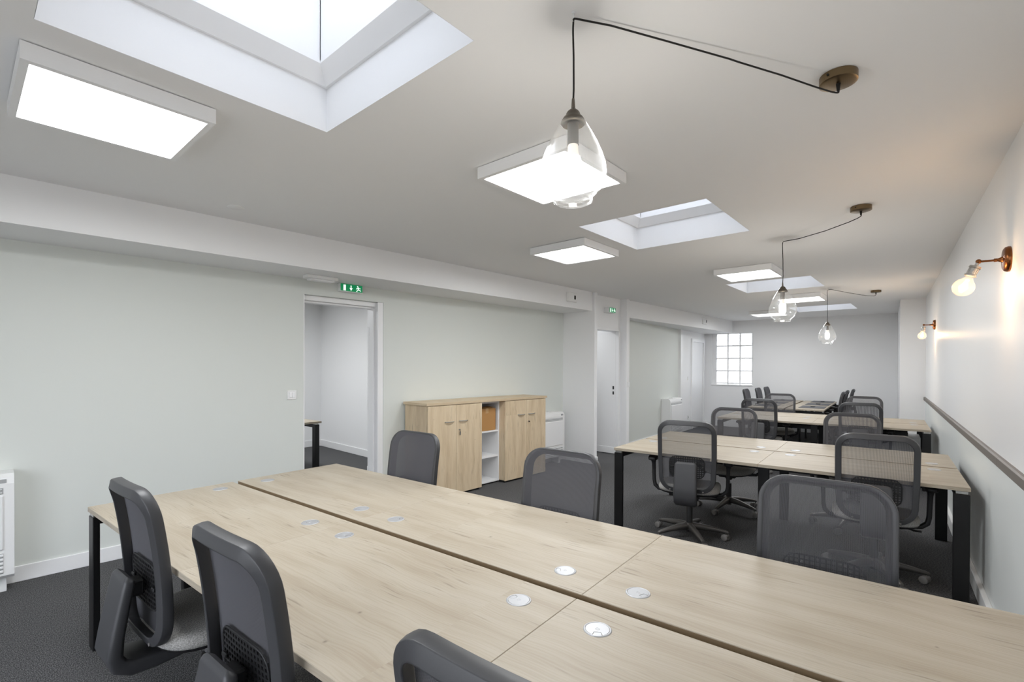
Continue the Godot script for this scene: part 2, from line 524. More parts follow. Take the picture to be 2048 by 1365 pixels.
func make_right_and_ends():
	var s := Shape.new()
	s.span(Vector3(WALL_RIGHT, 0.985, NEAR_END), Vector3(0.64, CEIL, BACK))
	structure("wall_right", s, M.satin_paint, "smooth white upper wall with two copper lamps above a grey rail", "wall")
	s = Shape.new()
	s.span(Vector3(WALL_RIGHT, 0.0, NEAR_END), Vector3(0.64, 0.985, -10.402))
	structure("wall_right_lower", s, M.sage_satin, "pale grey-green lower wall below the grey rail", "wall")
	# rail in lengths, joints showing
	var rail := Node3D.new(); rail.name = "trim_1"; add_child(rail)
	tag(rail, "grey-brown wooden chair rail along the white wall", "rail", "", "structure")
	var ends := [NEAR_END, -3.66, -7.2, -10.4]
	for i in 3:
		s = Shape.new()
		var sec := [Vector2(0.0, 0.955), Vector2(-0.018, 0.957), Vector2(-0.021, 0.962), Vector2(-0.021, 1.004), Vector2(-0.014, 1.012), Vector2(0.0, 1.012)]
		for j in sec.size() - 1:
			var a: Vector2 = sec[j]; var b: Vector2 = sec[j + 1]
			var z0: float = ends[i] - (0.0015 if i > 0 else 0.0); var z1: float = ends[i + 1] + 0.0015
			s.poly([Vector3(WALL_RIGHT + a.x, a.y, z0), Vector3(WALL_RIGHT + b.x, b.y, z0), Vector3(WALL_RIGHT + b.x, b.y, z1), Vector3(WALL_RIGHT + a.x, a.y, z1)], Vector3(-(b - a).y, (b - a).x, 0) if true else Vector3.ZERO)
		var cap := []
		for q in sec:
			cap.append(Vector3(WALL_RIGHT + q.x, q.y, ends[i] - (0.0015 if i > 0 else 0.0)))
		s.poly(cap, Vector3(0, 0, 1))
		put("rail_length", s, M.rail_grey, rail)
	# trunking at the foot of the wall, with socket plates
	s = Shape.new()
	s.span(Vector3(WALL_RIGHT - 0.028, 0.0, NEAR_END), Vector3(WALL_RIGHT, 0.108, -10.4), 0.004)
	var base := structure("baseboard_right", s, M.white_plastic, "white cable trunking along the foot of the wall", "trunking")
	for z in [-4.75, -2.2, -8.1]:
		s = Shape.new()
		s.span(Vector3(WALL_RIGHT - 0.034, 0.012, z - 0.12), Vector3(WALL_RIGHT - 0.027, 0.098, z + 0.12), 0.002)
		put("socket_plate", s, M.white_plastic, base)
		for q in [-0.06, 0.06]:
			s = Shape.new()
			s.lathe([Vector2(0.022, 0), Vector2(0.022, 0.002), Vector2(0.0, 0.002)], 14, Transform3D(Basis(Vector3(0, 0, 1), PI / 2.0), Vector3(WALL_RIGHT - 0.034, 0.055, z + q)))
			put("socket", s, M.grey_plastic, base)
	# pilaster and far wall
	s = Shape.new()
	s.span(Vector3(0.164, 0.0, -10.402), Vector3(0.64, CEIL, BACK))
	structure("wall_pilaster", s, M.white_paint, "white boxed pilaster where the grey rail ends", "wall")
	s = Shape.new()
	s.span(Vector3(0.164, 0.0, -10.385), Vector3(0.46, 0.1, -10.402), 0.002)
	s.span(Vector3(0.149, 0.0, -10.385), Vector3(0.164, 0.1, BACK), 0.002)
	structure("baseboard_pilaster", s, M.white_lacquer, "white skirting board round the pilaster foot", "skirting board")
	# far wall with the glass-block opening
	var x0 := -3.545; var x1 := -2.592; var y0 := 1.045; var y1 := 2.345
	s = Shape.new()
	s.span(Vector3(-9.4, 0, BACK - 0.15), Vector3(x0, CEIL, BACK))
	s.span(Vector3(x1, 0, BACK - 0.15), Vector3(0.75, CEIL, BACK))
	s.span(Vector3(x0, 0, BACK - 0.15), Vector3(x1, y0, BACK))
	s.span(Vector3(x0, y1, BACK - 0.15), Vector3(x1, CEIL, BACK))
	structure("wall_back", s, M.white_paint, "plain white end wall holding the glass-block window", "wall")
	s = Shape.new()
	s.span(Vector3(-3.72, 0, BACK), Vector3(0.149, 0.1, BACK + 0.015), 0.002)
	structure("baseboard_back", s, M.white_lacquer, "white skirting board along the end wall", "skirting board")
	s = Shape.new()
	s.span(Vector3(-9.4, 0, NEAR_END), Vector3(-3.0, CEIL, NEAR_END + 0.15))
	s.span(Vector3(0.2, 0, NEAR_END), Vector3(0.75, CEIL, NEAR_END + 0.15))
	s.span(Vector3(-3.0, 0, NEAR_END), Vector3(0.2, 0.35, NEAR_END + 0.15))
	s.span(Vector3(-3.0, 2.4, NEAR_END), Vector3(0.2, CEIL, NEAR_END + 0.15))
	structure("wall_front", s, M.white_paint, "plain white wall closing the office behind the front chairs", "wall")
	var shop := Node3D.new(); shop.name = "window_6"; add_child(shop)
	tag(shop, "wide white-framed street window behind the front chairs", "window", "", "structure")
	for k in 5:
		s = Shape.new()
		var xx := lerpf(-2.97, 0.17, k / 4.0)
		s.span(Vector3(xx - 0.03, 0.41, NEAR_END + 0.05), Vector3(xx + 0.03, 2.34, NEAR_END + 0.11), 0.003)
		put("mullion", s, M.white_lacquer, shop)
		if k < 4:
			s = Shape.new()
			s.span(Vector3(xx + 0.03, 0.41, NEAR_END + 0.077), Vector3(lerpf(-2.97, 0.17, (k + 1) / 4.0) - 0.03, 2.34, NEAR_END + 0.083))
			put("pane", s, M.window_glass, shop)
	for y in [0.38, 2.37]:
		s = Shape.new()
		s.span(Vector3(-3.0, y - 0.03, NEAR_END + 0.05), Vector3(0.2, y + 0.03, NEAR_END + 0.11), 0.003)
		put("frame_bar", s, M.white_lacquer, shop)
	# glass blocks
	var win := Node3D.new(); win.name = "window_5"; add_child(win)
	tag(win, "glass-block window of three by four blocks in the end wall", "window", "", "structure")
	var lx := x0 + 0.075
	var joint := 0.03
	var bw := (x1 - lx - 4 * joint) / 3.0
	var bh := (y1 - y0 - 5 * joint - 0.02) / 4.0
	s = Shape.new()
	s.span(Vector3(x0, y0, BACK - 0.13), Vector3(lx, y1, BACK - 0.06))
	for i in 4:
		var xx := lx + i * (bw + joint)
		s.span(Vector3(xx, y0, BACK - 0.125), Vector3(xx + joint, y1, BACK - 0.058))
	for j in 5:
		var yy := y0 + 0.02 + j * (bh + joint)
		s.span(Vector3(lx, yy, BACK - 0.124), Vector3(x1, yy + joint, BACK - 0.0585))
	put("mortar_grid", s, M.white_paint, win)
	s = Shape.new()
	s.span(Vector3(x0 - 0.01, y0 - 0.022, BACK - 0.13), Vector3(x1 + 0.01, y0 + 0.004, BACK + 0.022), 0.004)
	put("sill", s, M.white_lacquer, win)
	var rng := RandomNumberGenerator.new(); rng.seed = 5
	for i in 3:
		for j in 4:
			s = Shape.new()
			var c := Vector3(lx + joint + bw / 2.0 + i * (bw + joint), y0 + 0.02 + joint + bh / 2.0 + j * (bh + joint), 0)
			for face in [[BACK - 0.064, 1.0], [BACK - 0.122, -1.0]]:      # pillowed wavy faces
				var rows := []
				for a in 7:
					var row := []
					for b in 7:
						var u := b / 6.0 * 2.0 - 1.0; var v := a / 6.0 * 2.0 - 1.0
						var bulge := 0.006 * (1.0 - u * u) * (1.0 - v * v) + rng.randf_range(-0.0016, 0.0016)
						row.append(Vector3(c.x + u * bw / 2.0, c.y + v * bh / 2.0, face[0] + face[1] * (bulge - 0.004)))
					rows.append(row)
				s.loft(rows, false, false, false)
			put("glass_block", s, M.block_glass, win)


func make_left():
	# everything here is in the frame of the skewed wall: x off the wall, z along it (negative away)
	var door_h := 2.19
	var s := Shape.new()
	s.span(Vector3(-0.16, 0, 2.4), Vector3(0, CEIL, -2.521))
	s.span(Vector3(-0.16, door_h, -2.521), Vector3(0, CEIL, -3.413))
	s.span(Vector3(-0.16, 0, -3.413), Vector3(0, CEIL, -6.70))
	structure("wall_left", s, M.sage_paint, "pale sage-green wall with the open doorway and wooden cabinets", "wall", LT)
	s = Shape.new()
	s.span(Vector3(0, 2.338, 2.2), Vector3(0.555, CEIL, -6.70))
	structure("trim_2", s, M.white_paint, "white boxed-in beam running above the sage wall", "beam", LT)
	s = Shape.new()
	s.span(Vector3(-0.16, 0, -6.70), Vector3(0.60, CEIL, -6.772), 0.006)
	structure("wall_left_pillar", s, M.white_paint, "white pillar between the cabinets and the second doorway", "pillar", LT)
	s = Shape.new()
	s.span(Vector3(0.0, 0, -6.682), Vector3(0.617, 0.108, -6.70), 0.002)
	s.span(Vector3(0.60, 0, -6.682), Vector3(0.617, 0.108, -6.772), 0.002)
	structure("baseboard_pillar", s, M.white_lacquer, "white skirting board round the foot of the pillar", "skirting board", LT)
	s = Shape.new()
	s.span(Vector3(0.0, 0, 2.2), Vector3(0.014, 0.108, -2.521), 0.003)
	s.span(Vector3(0.0, 0, -3.413), Vector3(0.014, 0.108, -6.69), 0.003)
	structure("baseboard_left", s, M.white_lacquer, "white skirting board along the sage wall", "skirting board", LT)
	# doorway one: lining, stop and the leaf folded back into the next room
	var d := Node3D.new(); d.name = "door_1"; d.transform = LT; add_child(d)
	tag(d, "open white-framed doorway under the green exit sign", "doorway", "", "structure")
	s = Shape.new()
	s.span(Vector3(-0.165, 0, -3.345), Vector3(-0.004, door_h, -3.413), 0.003)
	s.span(Vector3(-0.185, 0, -3.327), Vector3(-0.07, door_h - 0.07, -3.345), 0.003)
	put("jamb", s, M.white_lacquer, d)
	s = Shape.new()
	s.span(Vector3(-0.165, 0, -2.521), Vector3(-0.004, door_h, -2.535), 0.002)
	put("jamb", s, M.white_lacquer, d)
	s = Shape.new()
	s.span(Vector3(-0.165, door_h - 0.05, -2.535), Vector3(-0.05, door_h, -3.345), 0.003)
	s.span(Vector3(-0.185, door_h - 0.07, -2.535), Vector3(-0.09, door_h - 0.048, -3.345), 0.003)
	put("head", s, M.white_lacquer, d)
	s = Shape.new()
	s.span(Vector3(-0.245, 0.012, -3.36), Vector3(-0.205, door_h - 0.06, -4.15), 0.003)
	put("door_leaf", s, M.white_lacquer, d)
	for y in [0.3, 1.05, 1.87]:
		s = Shape.new()
		s.lathe([Vector2(0, -0.055), Vector2(0.009, -0.055), Vector2(0.009, 0.055), Vector2(0, 0.055)], 10, Transform3D(Basis(), Vector3(-0.192, y, -3.335)))
		s.span(Vector3(-0.19, y - 0.05, -3.33), Vector3(-0.155, y + 0.05, -3.325))
		put("hinge", s, M.white_lacquer, d)
	# the room seen through doorway one
	s = Shape.new()
	s.span(Vector3(-4.17, 0, 2.3), Vector3(-4.02, CEIL, -4.75))
	structure("wall_next_room_end", s, M.white_paint, "white end wall of the room beyond the open doorway", "wall", LT)
	s = Shape.new()
	s.span(Vector3(-4.17, 0, -4.60), Vector3(-0.16, CEIL, -4.75))
	structure("wall_next_room_side", s, M.white_paint, "white side wall of the room beyond the open doorway", "wall", LT)
	s = Shape.new()
	s.span(Vector3(-4.02, 0, -4.585), Vector3(-0.16, 0.115, -4.60), 0.003)
	s.span(Vector3(-4.02, 0, 2.3), Vector3(-4.005, 0.115, -4.60), 0.003)
	structure("baseboard_next_room", s, M.white_lacquer, "white skirting board in the room beyond the doorway", "skirting board", LT)
	# doorway two, between the pillars
	s = Shape.new()
	s.span(Vector3(0.30, 2.13, -6.772), Vector3(0.44, CEIL, -7.71))
	s.span(Vector3(0.30, 0, -6.772), Vector3(0.44, 2.13, -6.9))
	s.span(Vector3(0.395, 0, -7.675), Vector3(0.44, 2.13, -7.71))
	structure("wall_left_lintel", s, M.white_paint, "white wall over the second doorway with a small exit sign", "wall", LT)
	s = Shape.new()
	s.span(Vector3(0.0, 0, -7.71), Vector3(0.565, CEIL, -7.80), 0.005)
	structure("wall_left_pier", s, M.white_paint, "slim white pier beside the second doorway", "pillar", LT)
	d = Node3D.new(); d.name = "door_2"; d.transform = LT; add_child(d)
	tag(d, "narrow white-framed doorway between two white pillars", "doorway", "", "structure")
	s = Shape.new()
	s.span(Vector3(0.285, 2.08, -6.9), Vector3(0.452, 2.13, -7.675), 0.003)
	put("head", s, M.white_lacquer, d)
	s = Shape.new()
	s.span(Vector3(0.395, 0, -7.645), Vector3(0.452, 2.13, -7.68), 0.003)
	put("jamb", s, M.white_lacquer, d)
	s = Shape.new()
	s.span(Vector3(-0.33, 0.01, -7.645), Vector3(0.394, 2.07, -7.685), 0.003)
	var leaf := put("door_leaf", s, M.white_lacquer, d)
	s = Shape.new()
	s.span(Vector3(-0.32, 0.012, -7.639), Vector3(0.385, 0.118, -7.645), 0.001)
	put("kick_plate", s, M.white_lacquer, leaf)
	for y in [1.04, 1.13]:
		s = Shape.new()
		s.span(Vector3(0.335, y - 0.027, -7.641), Vector3(0.362, y + 0.027, -7.646), 0.001)
		put("lock_slot", s, M.dark_slot, leaf)
	# corridor behind doorway two
	s = Shape.new()
	s.span(Vector3(-1.9, 0, -7.96), Vector3(0.24, CEIL, -8.10))
	structure("wall_corridor_end", s, M.white_paint, "white corridor wall seen through the narrow doorway", "wall", LT)
	s = Shape.new()
	s.span(Vector3(-2.0, 0, -4.7), Vector3(-1.9, CEIL, -8.10))
	structure("wall_corridor_side", s, M.white_paint, "white far side of the corridor behind the pillars", "wall", LT)
	s = Shape.new()
	s.span(Vector3(-1.9, 0, -7.945), Vector3(0.24, 0.11, -7.96), 0.003)
	structure("baseboard_corridor", s, M.white_lacquer, "white skirting board of the corridor behind the narrow doorway", "skirting board", LT)
	# second stretch of the left side, square to the room
	var x := -3.72
	s = Shape.new()
	s.span(Vector3(x - 0.15, 0, -7.83), Vector3(x, CEIL, -10.92))
	structure("wall_left_far", s, M.sage_paint, "far stretch of sage-green wall behind the white heater", "wall")
	s = Shape.new()
	s.span(Vector3(x - 0.15, 0, -10.92), Vector3(x, CEIL, BACK))
	structure("wall_left_end", s, M.white_paint, "white wall with the closed door beside the glass blocks", "wall")
	s = Shape.new()
	s.span(Vector3(x, 0, -7.83), Vector3(x + 0.014, 0.108, -11.78), 0.003)
	structure("baseboard_left_far", s, M.white_lacquer, "white skirting board on the far sage wall", "skirting board")
	s = Shape.new()
	s.span(Vector3(-0.4, 2.33, -7.80), Vector3(0.50, CEIL, -12.9))
	structure("trim_3", s, M.white_paint, "white boxed-in beam over the far sage wall", "beam", LT)
	s = Shape.new()
	s.span(Vector3(x, 0.8, -10.93), Vector3(x + 0.055, 2.345, -11.02), 0.004)
	structure("trim_4", s, M.white_plastic, "white upright pipe casing above the far heater", "pipe casing")
	d = Node3D.new(); d.name = "door_3"; add_child(d)
	tag(d, "closed white door in a plain frame beside the glass blocks", "door", "", "structure")
	s = Shape.new()
	s.span(Vector3(x - 0.01, 0, -11.80), Vector3(x + 0.03, 2.165, -11.875), 0.004)
	put("jamb", s, M.white_lacquer, d)
	s = Shape.new()
	s.span(Vector3(x - 0.01, 0, -12.72), Vector3(x + 0.03, 2.165, -12.80), 0.004)
	put("jamb", s, M.white_lacquer, d)
	s = Shape.new()
	s.span(Vector3(x - 0.01, 2.09, -11.80), Vector3(x + 0.031, 2.165, -12.80), 0.004)
	put("head", s, M.white_lacquer, d)
	s = Shape.new()
	s.span(Vector3(x - 0.01, 0.01, -11.88), Vector3(x + 0.008, 2.088, -12.715), 0.003)
	put("door_leaf", s, M.white_lacquer, d)


# ------------------------------------------------------------------ lamps
func ceiling_panel(x: float, z: float, label: String, energy := 0.95, turn := CEILING_TURN):
	var t := thing("ceiling_panel_light", label, "ceiling light", at(Vector3(x, CEIL, z), turn), "square ceiling panel lights")
	var o := 0.305; var i := 0.276; var h := 0.068
	var s := Shape.new()
	for k in 4:
		var b := Transform3D(Basis(Vector3.UP, k * PI / 2.0), Vector3.ZERO)
		var q := func(a: float, y: float, c: float): return b * Vector3(a, y, c)
		s.poly([q.call(-o, -0.004, o), q.call(o, -0.004, o), q.call(o, -h, o), q.call(-o, -h, o)], b * Vector3(0, 0, 1))
		s.poly([q.call(-o, -h, o), q.call(o, -h, o), q.call(i + 0.004, -h, i + 0.004), q.call(-i - 0.004, -h, i + 0.004)], Vector3.DOWN)
		s.poly([q.call(-i - 0.004, -h, i + 0.004), q.call(i + 0.004, -h, i + 0.004), q.call(i, -h + 0.006, i), q.call(-i, -h + 0.006, i)], b * Vector3(0, 0, -1))
		s.poly([q.call(-o, -0.004, o), q.call(o, -0.004, o), q.call(0, -0.004, 0)], Vector3.UP)
	put("frame", s, M.white_lacquer, t)
	s = Shape.new()
	s.poly([Vector3(-i, -h + 0.006, -i), Vector3(i, -h + 0.006, -i), Vector3(i, -h + 0.006, i), Vector3(-i, -h + 0.006, i)], Vector3.DOWN)
	put("light_diffuser", s, M.panel_glow, t)
	area_light(t, Vector3(0, -h + 0.002, 0), Vector2(2 * i, 2 * i), energy)


func pendant(clip: Vector3, canopy: Vector3, top: float, sag: Array, scale: float, label: String):
	var t := thing("pendant_lamp", label, "pendant lamp", at(Vector3(clip.x, CEIL, clip.z)), "teardrop glass pendant lamps")
	var c := canopy - clip
	var y0 := top - CEIL                      # height of the cap top below the ceiling
	var s := Shape.new()
	s.lathe([Vector2(0, -0.034), Vector2(0.056, -0.034), Vector2(0.064, -0.031), Vector2(0.064, -0.002), Vector2(0, -0.002)], 28, Transform3D(Basis(), Vector3(c.x, 0, c.z)))
	var can := put("canopy", s, M.old_brass, t)
	s = Shape.new()
	s.lathe([Vector2(0, -0.062), Vector2(0.005, -0.062), Vector2(0.008, -0.034), Vector2(0, -0.034)], 12, Transform3D(Basis(), Vector3(c.x, 0, c.z)))
	put("cord_grip", s, M.cord_black, can)
	s = Shape.new()
	s.lathe([Vector2(0, -0.004), Vector2(0.004, -0.004), Vector2(0.004, 0.004), Vector2(0, 0.004)], 8, Transform3D(Basis(Vector3.RIGHT, PI / 2.0), Vector3(c.x - 0.03, -0.016, c.z + 0.057)))
	put("screw", s, M.dark_slot, can)
	# hook screwed to the ceiling
	s = Shape.new()
	s.lathe([Vector2(0, -0.006), Vector2(0.007, -0.005), Vector2(0.007, 0.0), Vector2(0, 0)], 10)
	s.tube([Vector3(0, -0.004, 0), Vector3(0, -0.016, 0), Vector3(0.005, -0.024, 0.003), Vector3(0.001, -0.03, 0.004), Vector3(-0.004, -0.026, 0.003)], 0.0022, 6)
	put("hook", s, M.white_plastic, t)
	# cord
	var path := []
	path.append(Vector3(c.x, -0.055, c.z))
	path.append(Vector3(c.x, -0.068, c.z))
	for k in sag.size():
		var f: float = sag[k][0]
		path.append(Vector3(c.x * (1.0 - f), sag[k][1], c.z * (1.0 - f)))
	path.append(Vector3(0.006, -0.025, 0.004))
	path.append(Vector3(-0.002, -0.034, -0.002))
	path.append(Vector3(-0.004, -0.06, -0.004))
	path.append(Vector3(0.001, y0 * 0.45, 0.0))
	path.append(Vector3(0.003, y0 * 0.8, 0.002))
	path.append(Vector3(0.0, y0 + 0.02, 0.0))
	var cv := Curve3D.new()
	for k in path.size():
		var t0: Vector3 = (path[mini(k + 1, path.size() - 1)] - path[maxi(k - 1, 0)]) * 0.16
		var near := minf((path[mini(k + 1, path.size() - 1)] - path[k]).length() if k < path.size() - 1 else 1.0, (path[k] - path[maxi(k - 1, 0)]).length() if k > 0 else 1.0)
		t0 = t0.limit_length(near * 0.4)
		cv.add_point(path[k], -t0, t0)
	s = Shape.new()
	s.tube(Array(cv.tessellate(4, 4.0)), 0.0031, 7)
	put("cord", s, M.cord_black, t)
	# cap
	s = Shape.new()
	s.lathe([Vector2(0, 0.0), Vector2(0.007, 0.0), Vector2(0.0045, 0.035), Vector2(0, 0.035)], 12, Transform3D(Basis(), Vector3(0, y0 - 0.002, 0)))
	s.lathe([Vector2(0.0, -0.03), Vector2(0.036, -0.05), Vector2(0.040, -0.046), Vector2(0.036, -0.036), Vector2(0.031, -0.028), Vector2(0.024, -0.022), Vector2(0.022, -0.014), Vector2(0.018, -0.008), Vector2(0.009, 0.0), Vector2(0, 0.0)], 24, Transform3D(Basis().scaled(Vector3.ONE * scale), Vector3(0, y0, 0)))
	var cap := put("cap", s, M.pewter, t)
	s = Shape.new()
	s.lathe([Vector2(0, -0.115), Vector2(0.018, -0.115), Vector2(0.018, -0.045), Vector2(0, -0.045)], 18, Transform3D(Basis(), Vector3(0, y0, 0)))
	put("socket", s, M.base_grey, cap)
	# glass teardrop: outer skin and rolled rim
	var prof := [Vector2(0.058, -0.296), Vector2(0.0625, -0.292), Vector2(0.063, -0.281), Vector2(0.072, -0.272), Vector2(0.09, -0.254), Vector2(0.1025, -0.23), Vector2(0.1065, -0.205), Vector2(0.104, -0.18), Vector2(0.094, -0.148), Vector2(0.079, -0.113), Vector2(0.061, -0.078), Vector2(0.046, -0.052), Vector2(0.037, -0.04)]
	s = Shape.new()
	var gx := Transform3D(Basis().scaled(Vector3(scale, scale, scale)), Vector3(0, y0, 0))
	s.lathe(prof, 40, gx)
	var wall := []                              # inner skin
	for q in prof:
		wall.append(Vector2(q.x - 0.0025, q.y))
	wall.reverse()
	s.lathe(wall, 40, gx)
	put("glass_shade", s, M.clear_glass, t)
	s = Shape.new()
	var rimring := []
	for k in 9:
		var a := TAU * k / 8.0
		rimring.append(Vector2(0.0595 + 0.0026 * cos(a), -0.2955 + 0.0026 * sin(a)))
	s.lathe(rimring, 40, gx)
	var inner := []
	for k in 9:
		var a := TAU * k / 8.0
		inner.append(Vector2(0.0625 + 0.0016 * cos(a), -0.2795 + 0.0016 * sin(a)))
	s.lathe(inner, 40, gx)
	put("glass_rim", s, M.clear_glass, t)
	# bulb
	s = Shape.new()
	s.lathe([Vector2(0, -0.244), Vector2(0.014, -0.242), Vector2(0.024, -0.233), Vector2(0.028, -0.22), Vector2(0.028, -0.17), Vector2(0.024, -0.155)], 24, Transform3D(Basis(), Vector3(0, y0, 0)))
	var b := put("bulb", s, M.bulb_glow, t)
	s = Shape.new()
	s.lathe([Vector2(0.024, -0.156), Vector2(0.018, -0.142), Vector2(0.0155, -0.108), Vector2(0, -0.108)], 20, Transform3D(Basis(), Vector3(0, y0, 0)))
	put("bulb_neck", s, M.porcelain, b)
	bulb_light(t, Vector3(0, y0 - 0.195, 0), 0.056, Color(1.0, 0.975, 0.94), 0.028)


func sconce(z: float, y: float, label: String, lean: float):
	var t := thing("wall_lamp", label, "wall lamp", at(Vector3(WALL_RIGHT, y, z)), "copper wall lamps with bare globe bulbs")
	var along := Basis(Vector3(0, 0, 1), PI / 2.0)       # lathe axis y turns to -x
	var s := Shape.new()
	s.lathe([Vector2(0, 0.0), Vector2(0.064, 0.0), Vector2(0.065, 0.008), Vector2(0.06, 0.02), Vector2(0.05, 0.026), Vector2(0.0, 0.028)], 32, Transform3D(along, Vector3.ZERO))
	put("wall_plate", s, M.copper, t)
	s = Shape.new()
	s.lathe([Vector2(0, 0.026), Vector2(0.018, 0.026), Vector2(0.014, 0.032), Vector2(0.008, 0.044), Vector2(0.009, 0.05), Vector2(0.009, 0.058), Vector2(0.0055, 0.06), Vector2(0.0055, 0.108), Vector2(0, 0.108)], 16, Transform3D(along, Vector3.ZERO))
	put("arm", s, M.copper, t)
	var j := Vector3(-0.116, 0.001, 0)
	s = Shape.new()
	var ball := []
	for k in 9:
		var a := -PI / 2.0 + PI * k / 8.0
		ball.append(Vector2(0.0125 * cos(a), 0.0125 * sin(a)))
	s.lathe(ball, 16, Transform3D(Basis(), j))
	put("joint", s, M.copper, t)
	var dir := Basis(Vector3(0, 0, 1), lean) * Basis(Vector3.RIGHT, PI)   # lathe +y points down and outwards
	s = Shape.new()
	s.lathe([Vector2(0, 0.006), Vector2(0.008, 0.008), Vector2(0.008, 0.022), Vector2(0.025, 0.026), Vector2(0.026, 0.036), Vector2(0.02, 0.038), Vector2(0.02, 0.07), Vector2(0.026, 0.073), Vector2(0.026, 0.08), Vector2(0.0, 0.08)], 20, Transform3D(dir, j))
	var so := put("socket", s, M.brushed_steel, t)
	for k in 8:
		var r := Shape.new()
		r.box(Vector3(0.0205, 0.054, 0), Vector3(0.003, 0.03, 0.003), 0.0008, Transform3D(dir * Basis(Vector3.UP, TAU * k / 8.0), j))
		put("rib", r, M.brushed_steel, so)
	s = Shape.new()
	var g := [Vector2(0.016, 0.08), Vector2(0.017, 0.088), Vector2(0.024, 0.098)]
	for k in 11:
		var a := -0.95 + (0.95 + PI / 2.0) * k / 10.0
		g.append(Vector2(0.0475 * cos(a), 0.142 + 0.0475 * sin(a)))
	g.reverse()
	for k in g.size():
		g[k] = Vector2(g[k].x, g[k].y)
	var flip := []
	for q in g:
		flip.append(q)
	flip.reverse()
	s.lathe(flip, 32, Transform3D(dir, j))
	put("bulb_globe", s, M.bulb_glass, t)
	s = Shape.new()
	s.lathe([Vector2(0, 0.11), Vector2(0.009, 0.115), Vector2(0.013, 0.13), Vector2(0.013, 0.155), Vector2(0.008, 0.168), Vector2(0, 0.17)], 14, Transform3D(dir, j))
	put("bulb_filament", s, M.filament_glow, t)
	bulb_light(t, j + dir * Vector3(0, 0.14, 0), 0.032, Color(1.0, 0.80, 0.58), 0.02)


func make_lamps():
	ceiling_panel(-2.676, -0.612, "square white light panel beside the sage wall, nearest the wide front skylight")
	ceiling_panel(-1.532, -2.356, "square white light panel between the front bench and its far-side chairs")
	ceiling_panel(-2.39, -4.07, "square white light panel between the cabinets and the second skylight")
	ceiling_panel(-1.288, -6.20, "square white light panel between the second and third skylights")
	ceiling_panel(-1.09, -8.92, "square white light panel over the third bench's far chairs")
	ceiling_panel(-1.93, -11.1, "square white light panel over the bench with dark mats")
	# lamps of the neighbouring rooms
	ceiling_panel(-6.9, -2.6, "square white light panel in the room beyond the open doorway", 2.5)
	ceiling_panel(-4.75, -6.9, "square white light panel in the corridor behind the pillars", 0.5)
	pendant(Vector3(-0.802, CEIL, -1.352), Vector3(-0.158, CEIL, -2.264), 2.315, [[0.03, -0.071], [0.1, -0.066], [0.25, -0.05], [0.42, -0.038], [0.46, -0.034], [0.7, -0.022], [0.88, -0.014], [0.96, -0.017]], 1.0, "teardrop glass pendant hanging over the long front bench")
	pendant(Vector3(-0.738, CEIL, -4.858), Vector3(-0.155, CEIL, -4.206), 2.205, [[0.04, -0.075], [0.12, -0.078], [0.4, -0.075], [0.75, -0.055], [0.95, -0.03]], 1.05, "teardrop glass pendant hanging over the two-module bench")
	pendant(Vector3(-0.689, CEIL, -8.282), Vector3(-0.142, CEIL, -8.913), 2.14, [[0.04, -0.085], [0.2, -0.085], [0.6, -0.05], [0.92, -0.015]], 1.05, "teardrop glass pendant hanging over the third bench")
	sconce(-3.505, 2.046, "copper wall lamp with globe bulb above the rail joint, farther from the pilaster", -0.42)
	sconce(-8.36, 2.05, "copper wall lamp with globe bulb nearer the white pilaster", -0.12)


